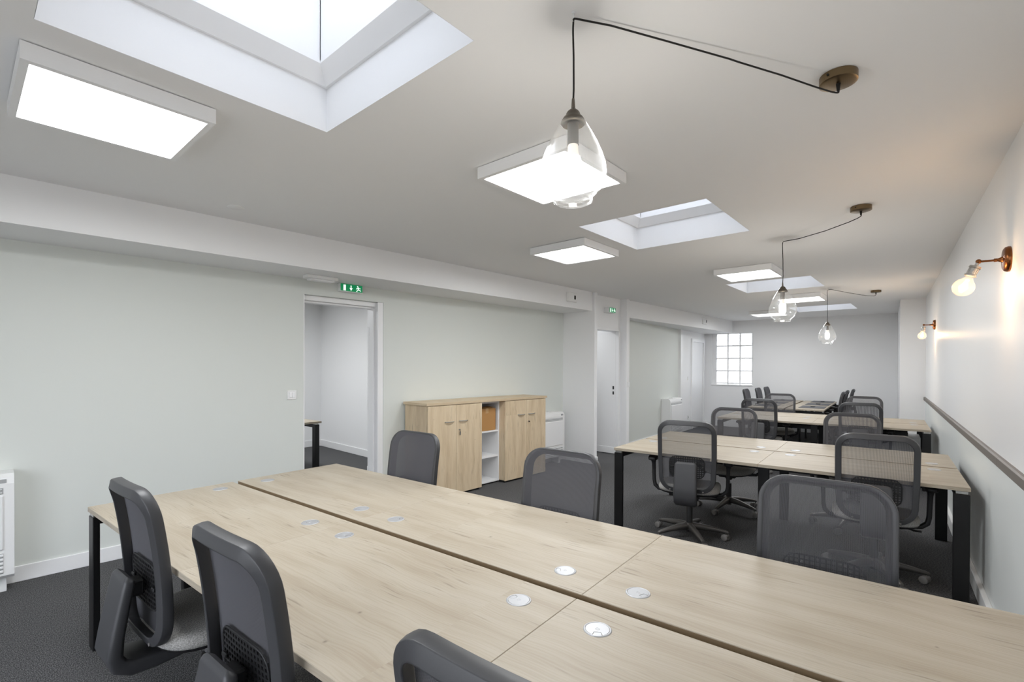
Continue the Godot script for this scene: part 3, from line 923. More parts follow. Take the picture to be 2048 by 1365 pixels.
# ------------------------------------------------------------------ bench desks
func bench(label: String, xs: Array, z0: float, z1: float, xf := Transform3D(), grommets := true, mid_inset := 0.22) -> Node3D:
	var mid := Vector3((xs[0] + xs[-1]) / 2.0, 0, (z0 + z1) / 2.0)
	var t := thing("bench_desk", label, "desk", xf * at(mid), "pale oak bench desks on black legs")
	var gap := 0.034
	var top := 0.74
	var th := 0.025
	var half := (absf(z1 - z0) - gap) / 2.0
	var n := xs.size() - 1
	var gm: ArrayMesh = null
	for i in n:
		for r in 2:
			var a: float = xs[i] - mid.x + (0.0004 if i > 0 else 0.0)
			var b: float = xs[i + 1] - mid.x - (0.0004 if i < n - 1 else 0.0)
			var zc := (gap + half) / 2.0 * (1 if r == 0 else -1)
			var s := Shape.new()
			s.box(Vector3.ZERO, Vector3(b - a, th, half), 0.0015)
			var pos := Vector3((a + b) / 2.0, top - th / 2.0, zc)
			var p := put("tabletop", s, M["desk_oak_%d" % ((i * 2 + r) % 4)], t, Transform3D(Basis(), pos))
			if grommets:
				var zg := (0.142 - (gap + half) / 2.0) * (1 if r == 0 else -1)
				for e in [a + 0.14, b - 0.14]:
					if gm == null:
						gm = grommet_mesh()
					put_mesh("cable_grommet", gm, p, Transform3D(Basis(Vector3.UP, 0.7 * (i * 2 + r) + e * 3.0), Vector3(e - pos.x, th / 2.0, zg)))
	# frames: a pair of flat legs joined by a bar at each end and under each joint
	for i in n + 1:
		for side in 2:
			if (i == 0 or i == n) or side == 0:
				pass
		var x: float = xs[i] - mid.x
		if i == 0:
			x += 0.042
		elif i == n:
			x -= 0.042
		var inset := 0.004 if (i == 0 or i == n) else mid_inset
		var zz := absf(z1 - z0) / 2.0 - inset - 0.015
		for q in [1.0, -1.0]:
			var s := Shape.new()
			s.span(Vector3(x - 0.04, 0.0, q * zz - 0.015), Vector3(x + 0.04, 0.695, q * zz + 0.015), 0.003)
			put("leg", s, M.black_metal, t)
			s = Shape.new()
			s.span(Vector3(x - 0.03, 0.695, q * zz - 0.012), Vector3(x + 0.03, 0.715, q * zz + 0.012), 0.002)
			put("spacer", s, M.brushed_steel, t)
		var s2 := Shape.new()
		s2.span(Vector3(x - 0.025, 0.655, -zz + 0.016), Vector3(x + 0.025, 0.705, zz - 0.016), 0.002)
		put("cross_bar", s2, M.black_metal, t)
	for q in [0.42, -0.42]:
		var s := Shape.new()
		s.span(Vector3(xs[0] - mid.x + 0.09, 0.694, q - 0.02), Vector3(xs[-1] - mid.x - 0.09, 0.7145, q + 0.02), 0.002)
		put("long_rail", s, M.black_metal, t)
	var tr := Shape.new()
	tr.span(Vector3(xs[0] - mid.x + 0.2, 0.585, -0.11), Vector3(xs[-1] - mid.x - 0.2, 0.588, 0.11))
	tr.span(Vector3(xs[0] - mid.x + 0.2, 0.588, -0.11), Vector3(xs[-1] - mid.x - 0.2, 0.63, -0.107))
	tr.span(Vector3(xs[0] - mid.x + 0.2, 0.588, 0.107), Vector3(xs[-1] - mid.x - 0.2, 0.63, 0.11))
	put("cable_tray", tr, M.black_metal, t)
	# strip of edging closing the slot below the joint of the tops
	var st := Shape.new()
	for q in [1.0, -1.0]:
		st.span(Vector3(xs[0] - mid.x + 0.01, 0.712, q * 0.0165 - 0.0004), Vector3(xs[-1] - mid.x - 0.01, 0.737, q * 0.0165 + 0.0004))
	put("edge_strip", st, M.slot_brown, t)
	return t


func grommet_mesh() -> ArrayMesh:
	var s := Shape.new()
	s.lathe([Vector2(0.0405, -0.004), Vector2(0.0405, 0.001), Vector2(0.0385, 0.0026), Vector2(0.0355, 0.0026), Vector2(0.0345, 0.0016)], 32)
	var p := PackedVector2Array()          # lid with a cut-out for cables
	for k in 28:
		var a := 0.42 + (TAU - 0.84) * k / 27.0
		p.append(Vector2(cos(a), sin(a)) * 0.0338)
	p.append_array([Vector2(0.017, -0.0105), Vector2(0.0155, 0.0), Vector2(0.017, 0.0105)])
	s.prism(p, 0.0, 0.0019)
	var f := PackedVector2Array()          # flap filling the cut-out
	for k in 8:
		var a := -0.36 + 0.72 * k / 7.0
		f.append(Vector2(cos(a), sin(a)) * 0.0335)
	f.append_array([Vector2(0.0185, 0.0098), Vector2(0.017, 0.0), Vector2(0.0185, -0.0098)])
	s.prism(f, 0.0, 0.0014)
	s.lathe([Vector2(0.0065, 0.0019), Vector2(0.0058, 0.0026), Vector2(0.0048, 0.0026), Vector2(0.004, 0.0019)], 14)
	return s.mesh(M.grommet_silver)


func make_desks():
	bench("long three-module oak bench desk with a brown centre slot and silver grommets", [-3.33, -2.035, -0.79, 0.44], -0.654, -2.115)
	bench("two-module oak bench desk between the pillar doorway and the rail wall", [-2.0, -0.79, 0.416], -4.133, -5.601)
	bench("oak bench desk with a white pedestal underneath, before the pilaster", [-2.02, -0.8, 0.42], -7.65, -9.10)
	# the last bench stands lengthwise: its own x axis runs along the room
	bench("lengthwise oak bench desk with dark mats, before the end wall", [0.0, 0.9, 1.8, 2.68], 0.61, -0.61, Transform3D(Basis(Vector3.UP, PI / 2.0), Vector3(-1.48, 0, -10.0)), false, 0.46)
	for side in 2:
		for k in 3:
			var z: float = -10.31 - 0.87 * k
			var x: float = -1.1 if side == 0 else -1.86
			var t := thing("desk_mat", "dark grey desk mat on the lengthwise bench, %s side, %s" % [["pilaster", "window"][side], ["farthest from the end wall", "middle of its three", "nearest the end wall"][k]], "desk mat", at(Vector3(x, 0.74, z - 0.32), 0.0 if side == 0 else PI), "dark grey mats on the lengthwise bench")
			var s := Shape.new()
			s.span(Vector3(-0.2, 0.0003, -0.3), Vector3(0.2, 0.006, 0.3), 0.002)
			put("mat", s, M.mat_grey, t)
			s = Shape.new()
			s.span(Vector3(-0.035, 0.0062, -0.045), Vector3(0.035, 0.02, 0.045), 0.004)
			put("clip", s, M.chair_dark, t)
	# a desk of the next room, seen through the open doorway
	var t := thing("office_desk", "pale desk on a black leg in the room beyond the open doorway", "desk", at(Vector3(-6.62, 0, -2.95)))
	var s := Shape.new()
	s.box(Vector3(0, 0.7275, 0), Vector3(1.2, 0.025, 1.3), 0.0015)
	put("tabletop", s, M.desk_oak_1, t)
	for q in [[-0.54, -0.6], [0.54, -0.6], [-0.54, 0.6], [0.54, 0.6]]:
		s = Shape.new()
		s.span(Vector3(q[0] - 0.04, 0, q[1] - 0.03), Vector3(q[0] + 0.04, 0.695, q[1] + 0.03), 0.003)
		put("leg", s, M.black_metal, t)
		s = Shape.new()
		s.span(Vector3(q[0] - 0.03, 0.695, q[1] - 0.02), Vector3(q[0] + 0.03, 0.715, q[1] + 0.02), 0.002)
		put("spacer", s, M.brushed_steel, t)
	s = Shape.new()
	s.span(Vector3(-0.5, 0.655, -0.62), Vector3(0.5, 0.695, -0.58), 0.002)
	s.span(Vector3(-0.5, 0.655, 0.58), Vector3(0.5, 0.695, 0.62), 0.002)
	put("cross_bar", s, M.black_metal, t)


# ------------------------------------------------------------------ swivel chair
func back_z(x: float, y: float) -> float:                 # depth of the backrest surface
	var f := (y - 0.445) / 0.6
	return 0.208 - 0.02 * f + 0.075 * f * f - 0.012 * pow(x / 0.23, 2.0)


func outline(grow: float) -> Array:                        # rounded frame seen from behind, anticlockwise
	var pts := []
	var hw := 0.2325 + grow
	var top := 1.045 + grow
	var bot := 0.445 - grow
	var rt := 0.105 + grow
	var rb := 0.115 + grow
	for q in [[hw - rt, top - rt, rt, 0.0], [-hw + rt, top - rt, rt, PI / 2.0], [-hw + rb, bot + rb, rb, PI], [hw - rb, bot + rb, rb, PI * 1.5]]:
		for k in 8:
			var a: float = q[3] + PI / 2.0 * k / 7.0
			pts.append(Vector2(q[0] + q[2] * cos(a), q[1] + q[2] * sin(a)))
	var dense := []                                        # straight runs get points too, so they can bend
	for i in pts.size():
		var a: Vector2 = pts[i]; var b: Vector2 = pts[(i + 1) % pts.size()]
		var m := maxi(1, int(a.distance_to(b) / 0.05))
		for k in m:
			dense.append(a.lerp(b, float(k) / m))
	for i in dense.size():                                 # a slight waist: narrower at the foot
		dense[i].x *= 1.0 - 0.05 * clampf((0.75 - dense[i].y) / 0.3, 0.0, 1.0) + 0.0
	return dense


func make_chair(label: String) -> Node3D:
	var t := thing("office_chair", label, "chair", Transform3D(), "charcoal mesh-back swivel chairs with grey seats")
	# backrest frame: a deep band
	var o := outline(0.0)
	var n := o.size()
	var rings := []
	for i in n:
		var p: Vector2 = o[i]
		var tang: Vector2 = (o[(i + 1) % n] - o[(i - 1 + n) % n]).normalized()
		var inw := Vector2(-tang.y, tang.x)
		var zf := back_z(p.x, p.y)
		var row := []
		for q in [[0.003, 0.0], [0.0, 0.003], [0.0, 0.018], [0.003, 0.033], [0.0055, 0.0365], [0.034, 0.044], [0.0375, 0.0435], [0.039, 0.040], [0.029, 0.016], [0.022, 0.004], [0.016, 0.0]]:
			var v: Vector2 = p + inw * q[0]
			row.append(Vector3(v.x, v.y, zf + q[1]))
		rings.append(row)
	var s := Shape.new()
	s.loft(rings, true, true, false)
	var frame := put("back_frame", s, M.chair_plastic, t)
	for q in [Vector3(-0.13, 0.462, 0.0), Vector3(0.13, 0.462, 0.0)]:
		s = Shape.new()
		s.lathe([Vector2(0.006, 0.0), Vector2(0.006, 0.003), Vector2(0, 0.003)], 10, Transform3D(Basis(Vector3.RIGHT, PI / 2.0), Vector3(q.x, q.y, back_z(q.x, q.y) + 0.0405)))
		put("screw_cap", s, M.castor_grey, frame)
	# net stretched over the front: upright cords, open when seen square on and closed when seen aslant
	s = Shape.new()
	var inn := outline(-0.009)
	var pitch := 0.0032
	var cords := int(0.44 / pitch)
	for c in cords:
		var x := -0.22 + (c + 0.5) * pitch
		var lo := 9.0
		var hi := -9.0
		for k in inn.size():
			var a: Vector2 = inn[k]; var b: Vector2 = inn[(k + 1) % inn.size()]
			if (a.x - x) * (b.x - x) <= 0.0 and absf(a.x - b.x) > 1e-6:
				var y := lerpf(a.y, b.y, (x - a.x) / (b.x - a.x))
				lo = minf(lo, y); hi = maxf(hi, y)
		if hi - lo < 0.02:
			continue
		var rows := []
		for i in 13:
			var y := lerpf(lo, hi, i / 12.0)
			var z := back_z(x, y) + 0.001
			rows.append([Vector3(x - 0.0008, y, z), Vector3(x + 0.0008, y, z), Vector3(x + 0.0008, y, z + 0.0014), Vector3(x - 0.0008, y, z + 0.0014)])
		for i in 12:
			for k in 4:
				var k1 := (k + 1) % 4
				s.poly([rows[i][k], rows[i][k1], rows[i + 1][k1], rows[i + 1][k]], [Vector3(0, 0, -1), Vector3(1, 0, 0), Vector3(0, 0, 1), Vector3(-1, 0, 0)][k])
	put("back_net", s, M.chair_knit, t)
	# pierced lumbar pad behind the net
	s = Shape.new()
	var cols := 15
	var lines := 10
	var lw := 0.27
	var lh := 0.172
	var ly := 0.568
	var corner := func(x: float, y: float) -> bool: return Vector2(maxf(absf(x) - (lw / 2.0 - 0.05), 0.0), maxf(absf(y) - (lh / 2.0 - 0.05), 0.0)).length() < 0.05
	var dp := func(x: float, y: float, dz: float): return Vector3(x, ly + lh / 2.0 + y, back_z(x, ly + lh / 2.0 + y) + 0.012 + dz)
	for i in cols:
		for j in lines:
			var cw := lw / cols
			var ch := lh / lines
			var cx := -lw / 2.0 + (i + 0.5) * cw
			var cy := -lh / 2.0 + (j + 0.5) * ch
			if not corner.call(cx, cy):
				continue
			var cell := [[-1, -1], [1, -1], [1, 1], [-1, 1]]
			for k in 4:
				var a = cell[k]; var b = cell[(k + 1) % 4]
				var oa: Vector3 = dp.call(cx + a[0] * cw / 2, cy + a[1] * ch / 2, 0.004); var ob: Vector3 = dp.call(cx + b[0] * cw / 2, cy + b[1] * ch / 2, 0.004)
				var ia: Vector3 = dp.call(cx + a[0] * cw * 0.31, cy + a[1] * ch * 0.31, 0.004); var ib: Vector3 = dp.call(cx + b[0] * cw * 0.31, cy + b[1] * ch * 0.31, 0.004)
				s.poly([oa, ob, ib, ia], Vector3(0, 0, 1))
				var ja: Vector3 = dp.call(cx + a[0] * cw * 0.31, cy + a[1] * ch * 0.31, 0.0); var jb: Vector3 = dp.call(cx + b[0] * cw * 0.31, cy + b[1] * ch * 0.31, 0.0)
				s.poly([ia, ib, jb, ja], Vector3(cx, cy, 0) + Vector3(0, ly + lh / 2.0, 0) - (ia + ib) / 2.0 + Vector3(0, 0, (ia.z + ib.z) / 2.0))
	var rim := []
	for q in [[1, 1, 0.0], [-1, 1, PI / 2], [-1, -1, PI], [1, -1, PI * 1.5]]:
		for k in 5:
			var a: float = q[2] + PI / 2 * k / 4.0
			rim.append(dp.call(q[0] * (lw / 2.0 - 0.05) + 0.053 * cos(a), q[1] * (lh / 2.0 - 0.05) + 0.053 * sin(a), 0.003))
	rim.append(rim[0]); rim.append(rim[1])
	s.tube(rim, 0.0034, 6)
	var pad := put("lumbar_pad", s, M.chair_dark, t)
	for q in [-1.0, 1.0]:
		s = Shape.new()
		s.box(dp.call(q * 0.115, 0.0, 0.009), Vector3(0.03, 0.014, 0.01), 0.003)
		put("slider", s, M.chair_dark, pad)
	# spine: a broad plate that runs from the lumbar pad down under the seat
	s = Shape.new()
	rings = []
	for q in [[0.702, 0.284, 0.066, 0.012], [0.698, 0.287, 0.078, 0.016], [0.685, 0.291, 0.086, 0.018], [0.60, 0.308, 0.088, 0.019], [0.50, 0.326, 0.09, 0.021], [0.43, 0.334, 0.091, 0.025], [0.395, 0.318, 0.09, 0.029], [0.374, 0.28, 0.087, 0.03], [0.366, 0.2, 0.08, 0.028], [0.37, 0.06, 0.07, 0.024]]:
		rings.append(q)
	var spine := []
	for i in rings.size():
		var q = rings[i]
		var p0 := Vector2(rings[maxi(i - 1, 0)][1], rings[maxi(i - 1, 0)][0])
		var p1 := Vector2(rings[mini(i + 1, rings.size() - 1)][1], rings[mini(i + 1, rings.size() - 1)][0])
		var tg := (p1 - p0).normalized()
		var nn := Vector2(-tg.y, tg.x)                     # (z, y)
		var row := []
		for e in [[-1, -0.5], [-0.9, -1], [0.9, -1], [1, -0.5], [1, 0.5], [0.92, 0.9], [0.8, 1], [-0.8, 1], [-0.92, 0.9], [-1, 0.5]]:
			row.append(Vector3(e[0] * q[2], q[0] + nn.y * e[1] * q[3], q[1] + nn.x * e[1] * q[3]))
		spine.append(row)
	s.loft(spine)
	put("spine", s, M.chair_plastic, t)
	s = Shape.new()
	s.box(Vector3(0, 0.645, 0.262), Vector3(0.07, 0.06, 0.06), 0.006)
	put("back_mount", s, M.chair_dark, t)
	# seat: cushion and shell
	s = Shape.new()
	var shell := Shape.new()
	var layer := func(y: float, k: float, drop: float) -> Array:
		var row := []
		for i in 36:
			var a := TAU * i / 36.0
			var e := 0.62
			var x: float = 0.252 * k * signf(cos(a)) * pow(absf(cos(a)), e)
			var z: float = -0.015 + 0.235 * k * signf(sin(a)) * pow(absf(sin(a)), e)
			var front := clampf((-z - 0.1) / 0.15, 0.0, 1.0)
			row.append(Vector3(x, y - drop * front * front * 0.03, z))
		return row
	s.loft([layer.call(0.428, 0.93, 1.0), layer.call(0.43, 0.985, 1.0), layer.call(0.443, 1.0, 1.0), layer.call(0.462, 0.99, 1.0), layer.call(0.476, 0.95, 1.0), layer.call(0.483, 0.86, 1.0), layer.call(0.481, 0.6, 1.0), layer.call(0.479, 0.2, 1.0)])
	put("seat_cushion", s, M.seat_cloth, t)
	shell.loft([layer.call(0.395, 0.55, 0.6), layer.call(0.402, 0.8, 0.8), layer.call(0.416, 0.955, 1.0), layer.call(0.431, 0.975, 1.0)])
	put("seat_shell", shell, M.chair_dark, t)
	# mechanism, lever, gas lift
	s = Shape.new()
	s.box(Vector3(0, 0.375, 0.01), Vector3(0.17, 0.055, 0.23), 0.012)
	s.lathe([Vector2(0, 0.315), Vector2(0.03, 0.315), Vector2(0.045, 0.35), Vector2(0.05, 0.36), Vector2(0, 0.36)], 18)
	put("mechanism", s, M.chair_dark, t)
	s = Shape.new()
	s.tube([Vector3(0.08, 0.372, -0.03), Vector3(0.17, 0.37, -0.03), Vector3(0.22, 0.362, -0.03)], 0.006, 8)
	s.box(Vector3(0.24, 0.36, -0.03), Vector3(0.055, 0.012, 0.03), 0.005)
	put("lever", s, M.chair_dark, t)
	s = Shape.new()
	s.lathe([Vector2(0, 0.055), Vector2(0.027, 0.055), Vector2(0.027, 0.27), Vector2(0.024, 0.275), Vector2(0, 0.275)], 20)
	put("gas_lift", s, M.chair_dark, t)
	s = Shape.new()
	s.lathe([Vector2(0, 0.27), Vector2(0.0145, 0.27), Vector2(0.0145, 0.32), Vector2(0, 0.32)], 16)
	put("piston", s, M.chrome, t)
	# arms
	for q in [-1.0, 1.0]:
		s = Shape.new()
		var path := [[0.10, 0.392, 0.022, 0.012], [0.20, 0.388, 0.022, 0.012], [0.262, 0.396, 0.022, 0.013], [0.295, 0.425, 0.021, 0.014], [0.304, 0.47, 0.02, 0.014], [0.306, 0.55, 0.02, 0.014], [0.308, 0.62, 0.02, 0.015], [0.31, 0.648, 0.032, 0.02], [0.31, 0.66, 0.045, 0.026]]
		var rr := []
		for i in path.size():
			var p0 := Vector2(path[maxi(i - 1, 0)][0], path[maxi(i - 1, 0)][1]); var p1 := Vector2(path[mini(i + 1, path.size() - 1)][0], path[mini(i + 1, path.size() - 1)][1])
			var tg := (p1 - p0).normalized(); var nn := Vector2(-tg.y, tg.x)
			var row := []
			for e in [[-1, -0.6], [-0.7, -1], [0.7, -1], [1, -0.6], [1, 0.6], [0.7, 1], [-0.7, 1], [-1, 0.6]]:
				row.append(Vector3(q * (path[i][0] + nn.x * e[1] * path[i][3]), path[i][1] + nn.y * e[1] * path[i][3], -0.02 + e[0] * path[i][2]))
			rr.append(row)
		s.loft(rr)
		var arm := put("arm", s, M.chair_dark, t)
		s = Shape.new()
		rr = []
		for y in [[0.658, 0.9], [0.662, 0.98], [0.675, 1.0], [0.684, 0.96], [0.688, 0.85]]:
			var row := []
			for i in 20:
				var a := TAU * i / 20.0
				row.append(Vector3(q * 0.308 + 0.042 * y[1] * signf(cos(a)) * pow(absf(cos(a)), 0.6), y[0], -0.03 + 0.115 * y[1] * signf(sin(a)) * pow(absf(sin(a)), 0.6)))
			rr.append(row)
		s.loft(rr)
		put("arm_pad", s, M.chair_dark, arm)
	# five-star foot with castors
	s = Shape.new()
	s.lathe([Vector2(0, 0.075), Vector2(0.04, 0.075), Vector2(0.042, 0.125), Vector2(0.032, 0.135), Vector2(0, 0.135)], 20)
	put("hub", s, M.base_grey, t)
	var leg_shape := Shape.new()
	var lr := []
	for q in [[0.03, 0.105, 0.026, 0.026], [0.12, 0.102, 0.023, 0.022], [0.22, 0.09, 0.018, 0.016], [0.295, 0.078, 0.014, 0.012], [0.315, 0.072, 0.012, 0.009]]:
		var row := []
		for e in [[-1, -1], [1, -1], [1, 0.4], [0.55, 1], [-0.55, 1], [-1, 0.4]]:
			row.append(Vector3(e[0] * q[2], q[1] + e[1] * q[3], q[0]))
		lr.append(row)
	leg_shape.loft(lr)
	var leg_mesh := leg_shape.mesh(M.base_grey)
	var cas := Shape.new()
	cas.lathe([Vector2(0, -0.028), Vector2(0.02, -0.028), Vector2(0.027, -0.024), Vector2(0.027, -0.006), Vector2(0.02, -0.005), Vector2(0.02, 0.005), Vector2(0.027, 0.006), Vector2(0.027, 0.024), Vector2(0.02, 0.028), Vector2(0, 0.028)], 18, Transform3D(Basis(Vector3(0, 0, 1), PI / 2.0), Vector3(0, 0.0275, 0.018)))
	cas.box(Vector3(0, 0.042, 0.005), Vector3(0.052, 0.026, 0.03), 0.008)
	cas.lathe([Vector2(0, 0.04), Vector2(0.006, 0.04), Vector2(0.006, 0.07), Vector2(0, 0.07)], 8, Transform3D(Basis(), Vector3(0, 0, -0.002)))
	var cas_mesh := cas.mesh(M.castor_grey)
	for k in 5:
		var a := TAU * k / 5.0 + 0.45
		var leg := put_mesh("foot_arm", leg_mesh, t, Transform3D(Basis(Vector3.UP, a), Vector3.ZERO))
		put_mesh("castor", cas_mesh, leg, Transform3D(Basis(Vector3.UP, 0.6 + k * 1.9), Vector3(0, 0, 0.305)))
	return t


func make_chairs():
	# [x and z of the top of the backrest, turn (0 faces the far end), label]
	var top := 0.263
	var list := [
		[-2.27, -0.575, 0.0, "charcoal mesh swivel chair on the front bench's outer side, closest to the sage wall"],
		[-1.395, -0.566, 0.0, "charcoal mesh swivel chair on the front bench's outer side, middle of its three"],
		[-0.467, -0.56, 0.0, "charcoal mesh swivel chair on the front bench's outer side, closest to the rail wall"],
		[-2.51, -2.19, PI, "mesh swivel chair between the front bench and the wooden cabinet with the open doorway behind"],
		[-1.36, -2.2, PI, "mesh swivel chair between the front bench and the heater by the pillar"],
		[-0.195, -2.28, PI, "mesh swivel chair between the first two benches, beside the rail wall"],
		[-1.31, -4.045, 0.2, "mesh swivel chair with grey seat facing the two-module bench, its whole five-star foot showing"],
		[-0.055, -4.06, 0.06, "mesh swivel chair with grey seat facing the two-module bench by the rail wall"],
		[-1.32, -5.67, PI + 0.05, "mesh swivel chair on the two-module bench's far side, doorway half"],
		[-0.27, -5.75, PI, "mesh swivel chair on the two-module bench's far side, rail-wall half"],
		[-1.44, -7.57, 0.0, "mesh swivel chair facing the pedestal bench, doorway half"],
		[-0.27, -7.56, 0.0, "mesh swivel chair facing the pedestal bench, rail-wall half"],
		[-1.43, -9.24, PI, "mesh swivel chair between the pedestal bench and the lengthwise bench"],
		[-0.28, -9.22, PI, "mesh swivel chair between the pedestal bench and the pilaster"],
		[-2.28, -10.75, -PI / 2.0, "mesh swivel chair at the lengthwise bench, window side, farthest from the end wall"],
		[-2.2, -11.5, -PI / 2.0, "mesh swivel chair at the lengthwise bench, window side, middle of its three"],
		[-2.16, -12.2, -PI / 2.0, "mesh swivel chair at the lengthwise bench, window side, nearest the end wall"],
		[-0.64, -10.65, PI / 2.0, "mesh swivel chair at the lengthwise bench, pilaster side, farthest from the end wall"],
		[-0.62, -11.38, PI / 2.0, "mesh swivel chair at the lengthwise bench, pilaster side, middle of its three"],
		[-0.56, -12.1, PI / 2.0, "mesh swivel chair at the lengthwise bench, pilaster side, nearest the end wall"],
	]
	var proto: Node3D = make_chair(list[0][3])
	for i in list.size():
		var c: Node3D = proto
		if i > 0:
			c = proto.duplicate()
			c.name = numbered("office_chair")
			add_child(c)
			c.set_meta("label", list[i][3])
		var turn: float = list[i][2]
		var b := Basis(Vector3.UP, turn)
		c.transform = Transform3D(b, Vector3(list[i][0], 0, list[i][1]) - b * Vector3(0, 0, top))


# ------------------------------------------------------------------ cabinets and wall fittings
func cabinet(s0: float, s1: float, label: String, locked_key: bool, wood_id: int):
	var w := s1 - s0
	var t := thing("cupboard", label, "cabinet", left_at((s0 + s1) / 2.0, 0.0, 0.0), "oak two-door cupboards")
	# local: x off the wall, z along it
	var s := Shape.new()
	var d0 := 0.03; var d1 := 0.438; var h := 1.05
	s.span(Vector3(d0, 0.03, w / 2.0), Vector3(d1, h, w / 2.0 - 0.019), 0.001)
	put("side_panel", s, M["cabinet_oak_%d" % wood_id], t)
	s = Shape.new()
	s.span(Vector3(d0, 0.03, -w / 2.0), Vector3(d1, h, -w / 2.0 + 0.019), 0.001)
	put("side_panel", s, M["cabinet_oak_%d" % wood_id], t)
	s = Shape.new()
	s.span(Vector3(d0, 0.03, -w / 2.0 + 0.019), Vector3(d1 - 0.01, 0.05, w / 2.0 - 0.019))
	s.span(Vector3(d0, h - 0.02, -w / 2.0 + 0.019), Vector3(d1 - 0.01, h, w / 2.0 - 0.019))
	s.span(Vector3(d0, 0.05, -w / 2.0 + 0.019), Vector3(d0 + 0.01, h - 0.02, w / 2.0 - 0.019))
	put("carcass", s, M.cabinet_oak_0, t)
	s = Shape.new()
	s.span(Vector3(d0 + 0.02, 0.0, -w / 2.0 + 0.02), Vector3(d1 - 0.01, 0.03, w / 2.0 - 0.02))
	put("plinth", s, M.chair_dark, t)
	for q in [1.0, -1.0]:
		s = Shape.new()
		s.span(Vector3(d1 + 0.002, 0.025, q * 0.0012), Vector3(d1 + 0.021, h - 0.006, q * (w / 2.0 - 0.001)), 0.0012)
		var door := put("door", s, M["cabinet_oak_%d" % ((wood_id + (1 if q > 0 else 2)) % 3)], t)
		s = Shape.new()
		var hy := 0.855
		var zc: float = q * 0.105
		s.tube([Vector3(d1 + 0.02, hy, zc - 0.06), Vector3(d1 + 0.036, hy, zc - 0.055), Vector3(d1 + 0.044, hy, zc - 0.03), Vector3(d1 + 0.046, hy, zc), Vector3(d1 + 0.044, hy, zc + 0.03), Vector3(d1 + 0.036, hy, zc + 0.055), Vector3(d1 + 0.02, hy, zc + 0.06)], 0.0055, 8)
		put("handle", s, M.brushed_steel, door)
		if q < 0:
			s = Shape.new()
			s.lathe([Vector2(0.0095, 0), Vector2(0.0095, 0.005), Vector2(0, 0.006)], 14, Transform3D(Basis(Vector3(0, 0, 1), -PI / 2.0), Vector3(d1 + 0.02, 0.755, -0.045)))
			put("lock", s, M.brushed_steel, door)
			s = Shape.new()
			s.box(Vector3(d1 + 0.034, 0.752, -0.045), Vector3(0.02, 0.018, 0.004), 0.001)
			if locked_key:
				s.box(Vector3(d1 + 0.036, 0.715, -0.047), Vector3(0.003, 0.045, 0.016), 0.001)
			put("key", s, M.pewter if not locked_key else M.brushed_steel, door)


func floor_heater(called_label: String, xf: Transform3D, w: float, h: float):
	# local: x is the depth off the wall, z along it
	var t := thing("floor_heater", called_label, "heater", xf, "white floor-standing air heaters")
	var y0 := 0.10
	var d := 0.20
	var s := Shape.new()
	var prof := PackedVector2Array([Vector2(0.006, y0), Vector2(d - 0.02, y0), Vector2(d, y0 + 0.02), Vector2(d, h - 0.06), Vector2(d - 0.012, h - 0.02), Vector2(d - 0.045, h), Vector2(0.006, h)])
	# prism extrudes along its own y: turn it to z
	s.prism(prof, -w / 2.0, w / 2.0, Transform3D(Basis(Vector3(1, 0, 0), Vector3(0, 0, 1), Vector3(0, 1, 0)), Vector3.ZERO))
	put("casing", s, M.white_plastic, t)
	s = Shape.new()
	s.span(Vector3(d - 0.002, y0 + 0.19, -w / 2.0 + 0.05), Vector3(d + 0.012, h - 0.135, w / 2.0 - 0.05), 0.005)
	put("front_panel", s, M.white_lacquer, t)
	s = Shape.new()
	s.span(Vector3(d - 0.001, h - 0.125, -w / 2.0 + 0.05), Vector3(d + 0.003, h - 0.085, w / 2.0 - 0.05), 0.001)
	put("outlet", s, M.grey_plastic, t)
	for k in 2:
		s = Shape.new()
		s.box(Vector3(d + 0.005, h - 0.115 + 0.02 * k, 0), Vector3(0.008, 0.006, w - 0.11), 0.002)
		put("louvre", s, M.white_plastic, t)
	s = Shape.new()
	s.span(Vector3(d - 0.001, y0 + 0.035, -w / 2.0 + 0.05), Vector3(d + 0.002, y0 + 0.165, w / 2.0 - 0.05), 0.001)
	put("intake", s, M.grey_plastic, t)
	for k in 5:
		s = Shape.new()
		s.box(Vector3(d + 0.006, y0 + 0.05 + 0.026 * k, 0), Vector3(0.012, 0.015, w - 0.1), 0.003)
		put("grille_slat", s, M.white_lacquer, t)
	s = Shape.new()
	s.span(Vector3(d - 0.02, h - 0.055, -w / 2.0 + 0.035), Vector3(d + 0.001, h - 0.03, -w / 2.0 + 0.085), 0.002)
	put("control_pad", s, M.grey_plastic, t)
	for q in [-1.0, 1.0]:
		s = Shape.new()
		s.span(Vector3(0.02, 0, q * (w / 2.0 - 0.06) - 0.025), Vector3(0.15, y0 + 0.002, q * (w / 2.0 - 0.06) + 0.025), 0.003)
		put("foot", s, M.white_plastic, t)
	s = Shape.new()
	s.span(Vector3(0.05, h, -0.06), Vector3(0.14, h + 0.012, 0.06), 0.003)
	put("top_knob", s, M.white_plastic, t)


